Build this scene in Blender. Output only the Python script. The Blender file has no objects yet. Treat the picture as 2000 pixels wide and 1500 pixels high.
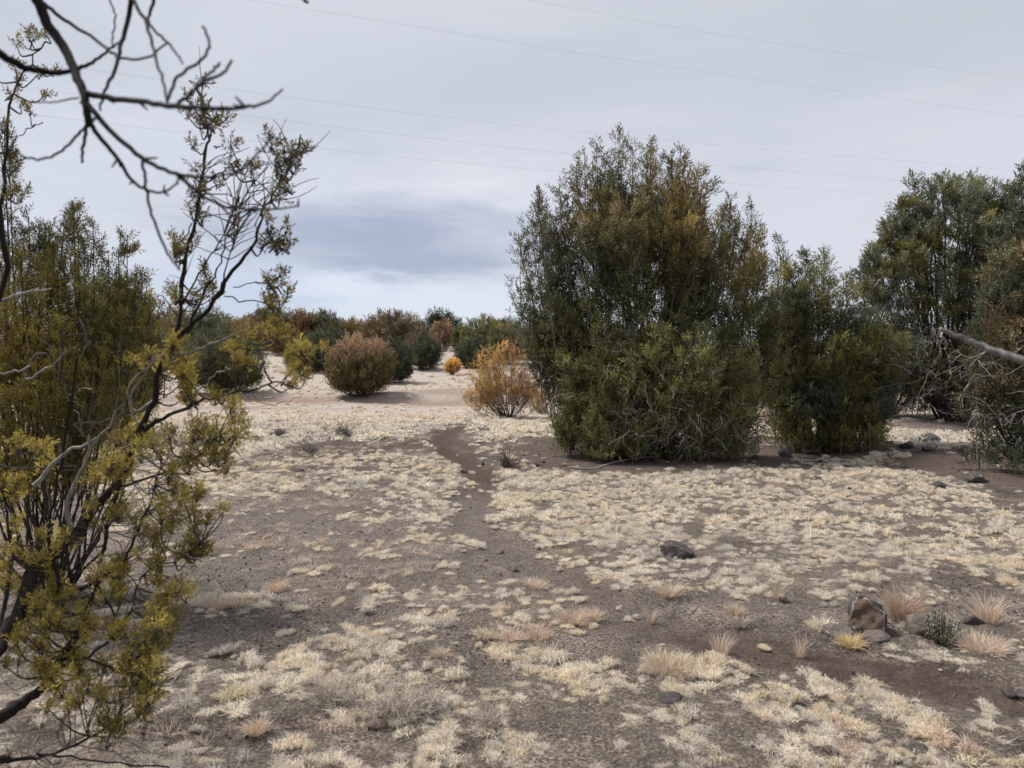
import bpy, math, random
import numpy as np
from mathutils import Vector

# ------------------------------------------------------------------ camera, world, sun
scene = bpy.context.scene
COL = scene.collection
FPX, PITCH, CAM_Z = 1540.0, math.atan(50.0 / 1540.0), 1.6
cam_d = bpy.data.cameras.new('camera')
cam = bpy.data.objects.new('camera', cam_d)
COL.objects.link(cam)
cam.location = (0, 0, CAM_Z)
cam.rotation_euler = (math.pi / 2 - PITCH, 0, 0)
cam_d.sensor_width = 36.0
cam_d.lens = 36.0 * FPX / 2000.0
cam_d.clip_start = 0.05
cam_d.clip_end = 3000.0
cam_d.dof.use_dof = True
cam_d.dof.focus_distance = 11.0
cam_d.dof.aperture_fstop = 5.0
scene.camera = cam

SUN_EL, SUN_AZ, SUN_E = math.radians(54), math.radians(-62), 2.3   # azimuth from +Y towards +X
sun_d = bpy.data.lights.new('sun', 'SUN')
sun_d.energy = SUN_E
sun_d.angle = math.radians(12)
sun_d.color = (1.0, 0.965, 0.92)
sun = bpy.data.objects.new('sun', sun_d)
COL.objects.link(sun)
sdir = Vector((math.sin(SUN_AZ) * math.cos(SUN_EL), math.cos(SUN_AZ) * math.cos(SUN_EL), math.sin(SUN_EL)))
sun.rotation_euler = sdir.to_track_quat('Z', 'Y').to_euler()

world = bpy.data.worlds.new('World')
scene.world = world
world.use_nodes = True


class NT:
    """small helper around a node tree"""
    def __init__(self, tree):
        self.t = tree
        tree.nodes.clear()

    def n(self, typ, ins=None, **props):
        nd = self.t.nodes.new(typ)
        for k, v in props.items():
            setattr(nd, k, v)
        for k, v in (ins or {}).items():
            s = nd.inputs[k]
            if isinstance(v, bpy.types.NodeSocket):
                self.t.links.new(v, s)
            else:
                s.default_value = v
        return nd

    def math(self, op, a, b=0.0, c=0.0, clamp=False):
        nd = self.n('ShaderNodeMath', {0: a, 1: b, 2: c}, operation=op)
        nd.use_clamp = clamp
        return nd.outputs[0]

    def mix(self, f, a, b, mode='MIX'):
        nd = self.t.nodes.new('ShaderNodeMix')
        nd.data_type = 'RGBA'
        nd.blend_type = mode
        for s, v in ((nd.inputs[0], f), (nd.inputs[6], a), (nd.inputs[7], b)):
            if isinstance(v, bpy.types.NodeSocket):
                self.t.links.new(v, s)
            elif isinstance(v, (tuple, list)) and len(v) == 3:
                s.default_value = (*v, 1)
            else:
                s.default_value = v
        return nd.outputs[2]

    def ramp(self, f, lo, hi, a=0.0, b=1.0):
        nd = self.n('ShaderNodeMapRange', {0: f, 1: lo, 2: hi, 3: a, 4: b})
        nd.interpolation_type = 'SMOOTHSTEP'
        return nd.outputs[0]

    def noise(self, vec, scale, detail=4.0, rough=0.55, dist=0.0):
        nd = self.n('ShaderNodeTexNoise', {'Vector': vec, 'Scale': scale, 'Detail': detail, 'Roughness': rough, 'Distortion': dist})
        return nd.outputs[0]


def build_world():
    w = NT(world.node_tree)
    out = w.n('ShaderNodeOutputWorld')
    sky = w.n('ShaderNodeTexSky', sky_type='NISHITA')
    sky.sun_disc = False
    sky.sun_elevation = SUN_EL
    sky.sun_rotation = SUN_AZ
    sky.altitude = 1500
    tc = w.n('ShaderNodeTexCoord')
    sep = w.n('ShaderNodeSeparateXYZ', {0: tc.outputs['Generated']})
    az = w.math('ARCTAN2', sep.outputs[0], sep.outputs[1])
    el = w.math('ARCSINE', sep.outputs[2])
    # stretched direction for layered cloud
    st = w.n('ShaderNodeMapping', {0: tc.outputs['Generated']})
    st.inputs['Scale'].default_value = (1.0, 1.0, 4.5)
    n1 = w.noise(st.outputs[0], 1.6, 5.0, 0.5, 0.6)
    n2 = w.noise(st.outputs[0], 4.5, 5.0, 0.55, 0.3)
    warp = w.math('MULTIPLY', w.math('SUBTRACT', n2, 0.5), 0.5)
    base = w.mix(w.ramp(n1, 0.35, 0.68), (0.53, 0.558, 0.608), (0.615, 0.636, 0.69))
    # whiter band low over the hills, fading above
    band = w.math('MULTIPLY', w.ramp(el, 0.02, 0.17), w.ramp(el, 0.36, 0.19))
    band = w.math('MULTIPLY', band, w.ramp(n2, 0.30, 0.62))
    c = w.mix(w.math('MULTIPLY', band, 0.7), base, (0.64, 0.65, 0.73))

    na = w.noise(st.outputs[0], 5.0, 6.0, 0.6, 0.2)
    off = w.n('ShaderNodeMapping', {0: st.outputs[0]})
    off.inputs['Location'].default_value = (7.3, 2.1, 4.4)
    nb_ = w.noise(off.outputs[0], 6.0, 6.0, 0.62, 0.2)
    azw = w.math('ADD', az, w.math('MULTIPLY', w.math('SUBTRACT', na, 0.5), 0.34))
    elw = w.math('ADD', el, w.math('MULTIPLY', w.math('SUBTRACT', nb_, 0.5), 0.11))

    def blob(cx, cy, rx, ry, soft, wamt):
        u = w.math('DIVIDE', w.math('SUBTRACT', azw, cx), rx)
        v = w.math('DIVIDE', w.math('SUBTRACT', elw, cy), ry)
        r = w.math('SQRT', w.math('ADD', w.math('MULTIPLY', u, u), w.math('MULTIPLY', v, v)))
        r = w.math('ADD', r, w.math('MULTIPLY', warp, wamt))
        return w.ramp(r, 1.0 + soft, 1.0 - soft)
    # bright white puffs
    c = w.mix(w.math('MULTIPLY', blob(-0.045, 0.208, 0.11, 0.035, 0.8, 1.2), 0.65), c, (0.74, 0.75, 0.79))
    # the darker blue gap in the clouds
    g1 = blob(-0.155, 0.150, 0.17, 0.042, 0.85, 1.1)
    g2 = blob(-0.115, 0.125, 0.10, 0.034, 0.8, 1.1)
    g3 = blob(-0.27, 0.150, 0.13, 0.035, 0.7, 1.0)
    g = w.math('MAXIMUM', w.math('MAXIMUM', g1, g2), w.math('MULTIPLY', g3, 0.7))
    c = w.mix(w.math('MULTIPLY', g, 0.80), c, (0.30, 0.34, 0.46))
    # pale cloud under the gap, bluer air to its left
    c = w.mix(w.math('MULTIPLY', blob(-0.30, 0.075, 0.14, 0.045, 0.7, 0.8), 0.55), c, (0.44, 0.53, 0.72))
    c = w.mix(w.math('MULTIPLY', blob(-0.225, 0.094, 0.075, 0.020, 0.7, 1.0), 0.75), c, (0.70, 0.73, 0.82))
    c = w.mix(w.math('MULTIPLY', blob(-0.08, 0.055, 0.15, 0.045, 0.7, 0.8), 0.6), c, (0.68, 0.73, 0.83))
    bg1 = w.n('ShaderNodeBackground', {0: sky.outputs[0], 1: 0.12})
    bg2 = w.n('ShaderNodeBackground', {0: c, 1: 0.50})
    mx = w.n('ShaderNodeMixShader', {0: 0.95, 1: bg1.outputs[0], 2: bg2.outputs[0]})
    w.t.links.new(mx.outputs[0], out.inputs[0])


build_world()
scene.view_settings.view_transform = 'Standard'
scene.view_settings.look = 'None'
scene.view_settings.gamma = 1.0
scene.view_settings.exposure = 1.12
scene.view_settings.use_curve_mapping = False
scene.cycles.use_denoising = True
scene.cycles.max_bounces = 6
scene.cycles.diffuse_bounces = 3
scene.cycles.transmission_bounces = 3
scene.cycles.transparent_max_bounces = 4

rng = np.random.default_rng(7)

# ------------------------------------------------------------------ noise and terrain


def _hash(ix, iy, seed):
    h = (ix.astype(np.int64) * 374761393 + iy.astype(np.int64) * 668265263 + seed * 1442695041) & 0xffffffff
    h = ((h ^ (h >> 13)) * 1274126177) & 0xffffffff
    h = h ^ (h >> 16)
    return (h & 0xffffff) / float(0xffffff)


def vnoise(x, y, seed=0):
    x = np.asarray(x, float); y = np.asarray(y, float)
    ix = np.floor(x); iy = np.floor(y)
    fx = x - ix; fy = y - iy
    fx = fx * fx * (3 - 2 * fx); fy = fy * fy * (3 - 2 * fy)
    a = _hash(ix, iy, seed); b = _hash(ix + 1, iy, seed)
    c = _hash(ix, iy + 1, seed); d = _hash(ix + 1, iy + 1, seed)
    return (a * (1 - fx) + b * fx) * (1 - fy) + (c * (1 - fx) + d * fx) * fy


def fbm(x, y, seed=0, octv=4, rough=0.5):
    s = 0; a = 1.0; t = 0
    for k in range(octv):
        ang = 0.6 * k
        xr = x * math.cos(ang) - y * math.sin(ang); yr = x * math.sin(ang) + y * math.cos(ang)
        s = s + a * vnoise(xr * 2 ** k + 17.3 * k, yr * 2 ** k - 9.1 * k, seed + k)
        t += a; a *= rough
    return s / t


def sstep(v, lo, hi):
    t = np.clip((v - lo) / (hi - lo), 0, 1)
    return t * t * (3 - 2 * t)


def terr0(x, y):
    x = np.asarray(x, float); y = np.asarray(y, float)
    z = 2.8 * sstep(y + 0.10 * np.minimum(x, 0), 30, 80)
    z = z + 0.30 * sstep(y + 2.5 * (vnoise(x * 0.25, y * 0.1, 5) - 0.5), 28.5, 31.0)
    z = z - 0.10 * sstep(y, 21.0, 24.0)
    r = np.hypot(x, y)
    z = z + (fbm(x * 0.22, y * 0.22, 3, 3) - 0.5) * 0.28 * sstep(r, 2.0, 14.0)
    z = z + (fbm(x * 1.3, y * 1.3, 11, 3) - 0.5) * 0.055
    return z


PATH_PX = [(905, 832), (868, 850), (872, 878), (925, 912), (945, 945), (925, 985), (925, 1020), (960, 1056), (1030, 1097), (1110, 1150), (1200, 1195),
           (1330, 1228), (1480, 1262), (1650, 1300), (1850, 1345), (2080, 1385), (2400, 1440)]


def pray(px, py):
    """direction of a photograph pixel (2000 x 1500), unit forward distance"""
    a = (px - 1000.0) / FPX; b = (750.0 - py) / FPX
    c, s = math.cos(PITCH), math.sin(PITCH)
    return np.array([a, c + b * s, -s + b * c])


def at(px, py, d):
    v = pray(px, py)
    return np.array([0, 0, CAM_Z]) + v * (d / v[1])


def ground_hit(px, py, fn=terr0):
    v = pray(px, py); v = v / v[1]
    d = 0.6; step = 1.01
    while d < 200:
        p = v * d
        if CAM_Z + p[2] < float(fn(p[0], p[1])):
            break
        d *= step
    return np.array([v[0] * d, v[1] * d, float(fn(v[0] * d, v[1] * d))])


PATH_W = np.array([ground_hit(*p)[:2] for p in PATH_PX])
TRACK2 = np.array([ground_hit(*p)[:2] for p in [(560, 889), (660, 878), (760, 868), (850, 862), (872, 868)]])


def dist_poly(x, y, poly):
    best = np.full(np.shape(x), 1e9)
    for a, b in zip(poly[:-1], poly[1:]):
        ab = b - a; L = (ab ** 2).sum()
        t = np.clip(((x - a[0]) * ab[0] + (y - a[1]) * ab[1]) / L, 0, 1)
        best = np.minimum(best, np.hypot(x - a[0] - t * ab[0], y - a[1] - t * ab[1]))
    return best


def terr(x, y):
    z = terr0(x, y)
    d = dist_poly(np.asarray(x, float), np.asarray(y, float), PATH_W)
    return z - 0.035 * (1 - sstep(d, 0.08, 0.36))


def project(x, y, z):
    c, s = math.cos(PITCH), math.sin(PITCH)
    zz = z - CAM_Z
    f = y * c - zz * s
    u = y * s + zz * c
    f = np.maximum(f, 0.05)
    return 1000 + FPX * x / f, 750 - FPX * u / f


DUFF = []          # (x, y, radius) of needle litter under trees, filled from the tree table below
BASES = dict(
    big=(1268, 886, 2.3), r1=(1592, 876, 1.6), r2=(1862, 822, 2.6), r3=(2085, 925, 2.3), 
)
for k, (px, py, r) in BASES.items():
    g = ground_hit(px, py)
    DUFF.append((g[0], g[1], r))

LEFT_D = np.array([(690, .85), (800, .75), (850, .62), (905, .72), (955, .72), (985, .42), (1050, .32), (1130, .30), (1180, .40), (1240, .44), (1275, .60),
                   (1330, .82), (1390, .80), (1450, .66), (1500, .84), (1900, .6)])
RIGHT_D = np.array([(690, .8), (820, .82), (880, .58), (915, .62), (945, .93), (1050, .94), (1105, .86), (1150, .50), (1195, .26), (1260, .30), (1300, .78),
                    (1350, .88), (1500, .90), (1900, .6)])
SPOTS = [(860, 1185, 230, 42, .42), (905, 1062, 45, 20, .5), (640, 1320, 200, 40, .12), (400, 1160, 160, 70, -.08), (430, 1425, 170, 36, -.45),
         (620, 978, 130, 12, -.3), (1580, 1235, 130, 32, -.35), (1990, 960, 90, 60, -.5), (1380, 1190, 120, 22, -.2), (1150, 1335, 140, 40, .15),
         (1800, 1420, 240, 80, .12), (640, 1345, 90, 20, .2), (1620, 1245, 70, 10, .3), (1880, 1255, 110, 30, .35), (740, 1405, 220, 20, -.25),
         (760, 1480, 160, 20, -.1), (1100, 1262, 120, 22, -.25), (1180, 900, 120, 14, -.4), (872, 850, 34, 12, -.6), (850, 1005, 75, 38, .38), (1010, 1180, 60, 22, .25), (700, 872, 150, 9, -.8), (895, 892, 34, 12, -.7), (940, 915, 30, 9, -.8), (640, 917, 110, 5, -.7), (1060, 880, 70, 12, -.1)]


def red_bank(X, Y):
    red = sstep(fbm(X * 0.10, Y * 0.55, 41, 3), 0.45, 0.56) * sstep(Y, 24.5, 27) * (1 - sstep(Y, 33, 38)) * 0.75
    return np.maximum(red, 0.85 * np.exp(-((Y - 29.7 + 2 * (vnoise(X * .3, Y * 0, 4) - .5)) / 0.9) ** 2) * sstep(vnoise(X * .5, Y * 0.1, 6), 0.15, 0.4))


def cover(x, y):
    """share of the soil hidden by grass at a place"""
    x = np.asarray(x, float); y = np.asarray(y, float)
    px, py = project(x, y, terr0(x, y))
    pw = np.array([(p[1], p[0]) for p in PATH_PX])
    pxm = np.interp(py, pw[:, 0], pw[:, 1])
    l = np.interp(py, LEFT_D[:, 0], LEFT_D[:, 1]); r = np.interp(py, RIGHT_D[:, 0], RIGHT_D[:, 1])
    k = sstep(px - pxm, -30, 30)
    D = l * (1 - k) + r * k
    for cx, cy, rx, ry, a in SPOTS:
        D = D + a * np.exp(-((px - cx) / rx) ** 2 - ((py - cy) / ry) ** 2)
    dp = dist_poly(x, y, PATH_W)
    D = D * (.03 + .97 * sstep(dp + 0.24 * (fbm(x * 3, y * 3, 8, 3) - 0.5), 0.13, 0.32))
    d2 = dist_poly(x, y, TRACK2)
    D = D * (0.25 + 0.75 * sstep(d2 + 0.5 * (vnoise(x * 1.2, y * 1.2, 9) - 0.5), 0.35, 0.9))
    for cx, cy, rr in DUFF:
        D = D * sstep(np.hypot(x - cx, y - cy) + 0.5 * (vnoise(x * 1.5, y * 1.5, 10) - 0.5), rr * 0.85, rr * 1.15)
    D = D * (1 - .8 * red_bank(x, y)) * (1 - .35 * sstep(y, 20, 26))
    return np.clip(D, 0, 1)


def grass_mask(x, y):
    """0..1: where mats of grass stand, patchy"""
    D = cover(x, y)
    n = 0.70 * fbm(x * 4.2, y * 4.2, 21, 4, 0.6) + 0.30 * fbm(x * 0.9, y * 0.9, 27, 2)
    n = np.clip((n - 0.5) * 1.75 + 0.5, 0, 1)
    return sstep(n, 1 - D - 0.05, 1 - D + 0.05)


# ------------------------------------------------------------------ mesh helpers
class Acc:
    """collects quads with a colour per vertex"""
    def __init__(self):
        self.v, self.q, self.t, self.c, self.n = [], [], [], [], 0

    def add(self, v, q, c):
        v = np.asarray(v, float).reshape(-1, 3)
        q = np.asarray(q, np.int64).reshape(-1, 4)
        c = np.asarray(c, float)
        if c.ndim == 1:
            c = np.tile(c[:3], (len(v), 1))
        self.v.append(v); self.q.append(q + self.n); self.c.append(c.reshape(-1, 3)); self.n += len(v)

    def add_tris(self, v, c):
        v = np.asarray(v, float).reshape(-1, 3)
        self.v.append(v); self.c.append(np.asarray(c, float).reshape(-1, 3))
        self.t.append(np.arange(len(v)).reshape(-1, 3) + self.n); self.n += len(v)

    def build(self, name, mat, parent=None, origin=None, smooth=False):
        v = np.concatenate(self.v); c = np.concatenate(self.c)
        q = np.concatenate(self.q).ravel() if self.q else np.zeros(0, int)
        t = np.concatenate(self.t).ravel() if self.t else np.zeros(0, int)
        if origin is not None:
            v = v - np.asarray(origin)
        me = bpy.data.meshes.new(name)
        me.vertices.add(len(v)); me.vertices.foreach_set('co', v.astype(np.float32).ravel())
        me.loops.add(q.size + t.size); me.loops.foreach_set('vertex_index', np.concatenate([q, t]).astype(np.int32))
        npoly = q.size // 4 + t.size // 3
        me.polygons.add(npoly)
        me.polygons.foreach_set('loop_start', np.concatenate([np.arange(0, q.size, 4), q.size + np.arange(0, t.size, 3)]).astype(np.int32))
        if smooth:
            me.polygons.foreach_set('use_smooth', np.ones(npoly, bool))
        at_ = me.color_attributes.new('Col', 'FLOAT_COLOR', 'POINT')
        at_.data.foreach_set('color', np.hstack([c, np.ones((len(c), 1))]).astype(np.float32).ravel())
        me.update()
        me.materials.append(mat)
        o = bpy.data.objects.new(name, me)
        COL.objects.link(o)
        if parent is not None:
            o.parent = parent
        elif origin is not None:
            o.location = origin
        return o


def norm(v):
    return v / np.maximum(np.linalg.norm(v, axis=-1, keepdims=True), 1e-9)


def tubes(acc, P, R, sides, col, r=None):
    """P: T x N x 3 centre lines, R: T x N radii"""
    P = np.asarray(P, float); R = np.asarray(R, float)
    if P.ndim == 2:
        P = P[None]; R = R[None]
    T, N, _ = P.shape
    tg = np.gradient(P, axis=1)
    tg = norm(tg)
    ref = np.tile(np.array([0.31, 0.17, 0.93]), (T, 1))
    vert = np.abs((norm(P[:, -1] - P[:, 0]) * norm(ref)).sum(-1)) > 0.9
    ref[vert] = (0.9, -0.3, 0.1)
    ref = ref[:, None, :]
    a = norm(np.cross(tg, ref)); b = np.cross(tg, a)
    th = np.arange(sides) / sides * 2 * math.pi
    ring = a[:, :, None, :] * np.cos(th)[None, None, :, None] + b[:, :, None, :] * np.sin(th)[None, None, :, None]
    V = P[:, :, None, :] + ring * R[:, :, None, None]
    idx = np.arange(T * N * sides).reshape(T, N, sides)
    q = np.stack([idx[:, :-1], np.roll(idx, -1, 2)[:, :-1], np.roll(idx, -1, 2)[:, 1:], idx[:, 1:]], -1)
    c = np.asarray(col, float)
    if c.ndim == 2 and len(c) == T:
        c = np.repeat(c, N * sides, 0)
    acc.add(V, q, c)


def smooth_line(pts, n):
    """Catmull-Rom through points (k x m)"""
    pts = np.asarray(pts, float)
    if len(pts) == 2:
        t = np.linspace(0, 1, n)[:, None]
        return pts[0] * (1 - t) + pts[1] * t
    p = np.vstack([2 * pts[0] - pts[1], pts, 2 * pts[-1] - pts[-2]])
    k = len(pts) - 1
    u = np.linspace(0, k - 1e-6, n)
    i = u.astype(int); t = (u - i)[:, None]
    p0, p1, p2, p3 = p[i], p[i + 1], p[i + 2], p[i + 3]
    return 0.5 * (2 * p1 + (p2 - p0) * t + (2 * p0 - 5 * p1 + 4 * p2 - p3) * t * t + (3 * p1 - p0 - 3 * p2 + p3) * t ** 3)


def leaf_quads(P, D, L, W, r):
    """pointed scale leaves at P (n x 3) along D, length L, width W -> verts n x 3 x 3"""
    n = len(P)
    s = norm(np.cross(D, r.normal(size=(n, 3))))
    L = np.broadcast_to(L, n)[:, None]; W = np.broadcast_to(W, n)[:, None]
    return np.stack([P - s * W * 0.5, P + s * W * 0.5, P + D * L], 1)


def spray_template(r, twigs=7, per=3, leafL=0.20, leafW=0.075):
    """one scaly spray of juniper, base at origin, axis +z, length 1"""
    V = []
    for k in range(twigs):
        z = 0.05 + 0.85 * (k / (twigs - 1))
        a = k * 2.4 + r.uniform(-.4, .4)
        el = math.radians(r.uniform(38, 62)) if k < twigs - 1 else math.radians(85)
        d = np.array([math.cos(a) * math.cos(el), math.sin(a) * math.cos(el), math.sin(el)])
        Lt = (0.42 - 0.26 * z) * r.uniform(.8, 1.2)
        p0 = np.array([0, 0, z])
        t = np.linspace(0.1, 1, per)
        P = p0 + d * (Lt * t)[:, None]
        D = norm(d + r.normal(size=(per, 3)) * 0.45)
        V.append(leaf_quads(P, D, leafL * r.uniform(.8, 1.2, per), leafW, r))
    return np.concatenate(V)          # q x 4 x 3


def frames(D, r):
    D = norm(D)
    a = norm(np.cross(D, norm(r.normal(size=D.shape))))
    b = np.cross(D, a)
    return np.stack([a, b, D], -1)    # n x 3 x 3 columns


def add_sprays(acc, P, D, S, C, temps, r, var=0.28):
    """place spray templates: P origin, D direction, S size, C colour per spray"""
    n = len(P)
    pick = r.integers(0, len(temps), n)
    M = frames(D, r)
    for k, T in enumerate(temps):
        m = pick == k
        if not m.any():
            continue
        Q = T.reshape(-1, 3)
        V = np.einsum('nij,vj->nvi', M[m], Q) * S[m][:, None, None] + P[m][:, None, :]
        nq = len(T)
        f = r.uniform(1 - var, 1 + var, (m.sum(), nq, 1, 1))
        C4 = np.broadcast_to(C[m][:, None, None, :] * f, (m.sum(), nq, 3, 3))
        acc.add_tris(V, C4)


TR = np.random.default_rng(3)
T_NEAR = [spray_template(TR, 7, 3, 0.19, 0.085) for _ in range(5)]
T_MID = [spray_template(TR, 5, 3, 0.26, 0.10) for _ in range(5)]
T_CLUMP = [spray_template(TR, 5, 3, 0.34, 0.15) for _ in range(5)]
T_BIG = [spray_template(TR, 5, 2, 0.34, 0.15) for _ in range(5)]
T_FAR = [spray_template(TR, 4, 2, 0.42, 0.17) for _ in range(5)]

# ------------------------------------------------------------------ materials


def new_mat(name):
    m = bpy.data.materials.new(name)
    m.use_nodes = True
    return m, NT(m.node_tree)


def leaf_material(name, transl=0.28, rough=0.75):
    m, t = new_mat(name)
    out = t.n('ShaderNodeOutputMaterial')
    a = t.n('ShaderNodeAttribute', attribute_name='Col')
    p = t.n('ShaderNodeBsdfPrincipled', {'Base Color': a.outputs[0], 'Roughness': rough})
    p.inputs['Specular IOR Level'].default_value = 0.25
    tr = t.n('ShaderNodeBsdfTranslucent', {0: a.outputs[0]})
    mx = t.n('ShaderNodeMixShader', {0: transl, 1: p.outputs[0], 2: tr.outputs[0]})
    t.t.links.new(mx.outputs[0], out.inputs[0])
    return m


def bark_material(name):
    m, t = new_mat(name)
    out = t.n('ShaderNodeOutputMaterial')
    a = t.n('ShaderNodeAttribute', attribute_name='Col')
    tc = t.n('ShaderNodeTexCoord')
    mp = t.n('ShaderNodeMapping', {0: tc.outputs['Object']})
    mp.inputs['Scale'].default_value = (60, 60, 9)
    n = t.noise(mp.outputs[0], 1.0, 5)
    c = t.mix(t.ramp(n, 0.3, 0.7), t.mix(1.0, a.outputs[0], (0.55, 0.52, 0.5), 'MULTIPLY'), a.outputs[0])
    bp = t.n('ShaderNodeBump', {'Height': n, 'Strength': 0.6, 'Distance': 0.01})
    p = t.n('ShaderNodeBsdfPrincipled', {'Base Color': c, 'Roughness': 0.9, 'Normal': bp.outputs[0]})
    p.inputs['Specular IOR Level'].default_value = 0.2
    t.t.links.new(p.outputs[0], out.inputs[0])
    return m


def rock_material(name, a, b, lichen=(0.42, 0.42, 0.36), lamt=0.5):
    m, t = new_mat(name)
    out = t.n('ShaderNodeOutputMaterial')
    at_ = t.n('ShaderNodeAttribute', attribute_name='Col')
    tc = t.n('ShaderNodeTexCoord')
    o = tc.outputs['Object']
    n1 = t.noise(o, 9.0, 6, 0.65)
    n2 = t.noise(o, 45.0, 5, 0.7)
    c = t.mix(t.ramp(n1, 0.35, 0.65), a, b)
    c = t.mix(t.ramp(n2, 0.42, 0.66, 0.0, 0.6), c, (a[0] * .45, a[1] * .45, a[2] * .45))
    n3 = t.noise(o, 14.0, 5, 0.6, 0.5)
    c = t.mix(t.ramp(n3, 0.60, 0.68, 0.0, lamt), c, lichen)
    c = t.mix(at_.outputs['Alpha'], t.mix(1.0, c, at_.outputs[0], 'MULTIPLY'), at_.outputs[0])
    h = t.math('ADD', t.math('MULTIPLY', n2, 0.6), n1)
    bp = t.n('ShaderNodeBump', {'Height': h, 'Strength': 0.9, 'Distance': 0.02})
    p = t.n('ShaderNodeBsdfPrincipled', {'Base Color': c, 'Roughness': 0.88, 'Normal': bp.outputs[0]})
    p.inputs['Specular IOR Level'].default_value = 0.25
    t.t.links.new(p.outputs[0], out.inputs[0])
    return m


def grass_material(name, cols):
    """dry blades: hue picked per tuft from the instance attribute tint"""
    m, t = new_mat(name)
    out = t.n('ShaderNodeOutputMaterial')
    a = t.n('ShaderNodeAttribute', attribute_name='Col')
    ti = t.n('ShaderNodeAttribute', attribute_name='tint', attribute_type='INSTANCER')
    cr = t.n('ShaderNodeValToRGB', {0: ti.outputs['Fac']})
    e = cr.color_ramp.elements
    while len(e) < len(cols):
        e.new(0.5)
    for k, (pos, c) in enumerate(cols):
        e[k].position = pos; e[k].color = (*c, 1)
    c = t.mix(1.0, cr.outputs[0], a.outputs[0], 'MULTIPLY')
    p = t.n('ShaderNodeBsdfPrincipled', {'Base Color': c, 'Roughness': 0.7})
    p.inputs['Specular IOR Level'].default_value = 0.3
    tr = t.n('ShaderNodeBsdfTranslucent', {0: c})
    mx = t.n('ShaderNodeMixShader', {0: 0.42, 1: p.outputs[0], 2: tr.outputs[0]})
    t.t.links.new(mx.outputs[0], out.inputs[0])
    return m


M_LEAF = leaf_material('juniper_foliage')
M_DRY = leaf_material('dry_stalks', 0.2, 0.85)
M_BARK = bark_material('juniper_bark')
M_ROCK = rock_material('dark_basalt', (0.060, 0.050, 0.047), (0.115, 0.098, 0.092))
M_ROCKB = rock_material('brown_basalt', (0.12, 0.085, 0.07), (0.20, 0.15, 0.125), lamt=0.25)
M_STONE = rock_material('grey_stone', (0.12, 0.099, 0.086), (0.21, 0.178, 0.155), lamt=0.2)


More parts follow.
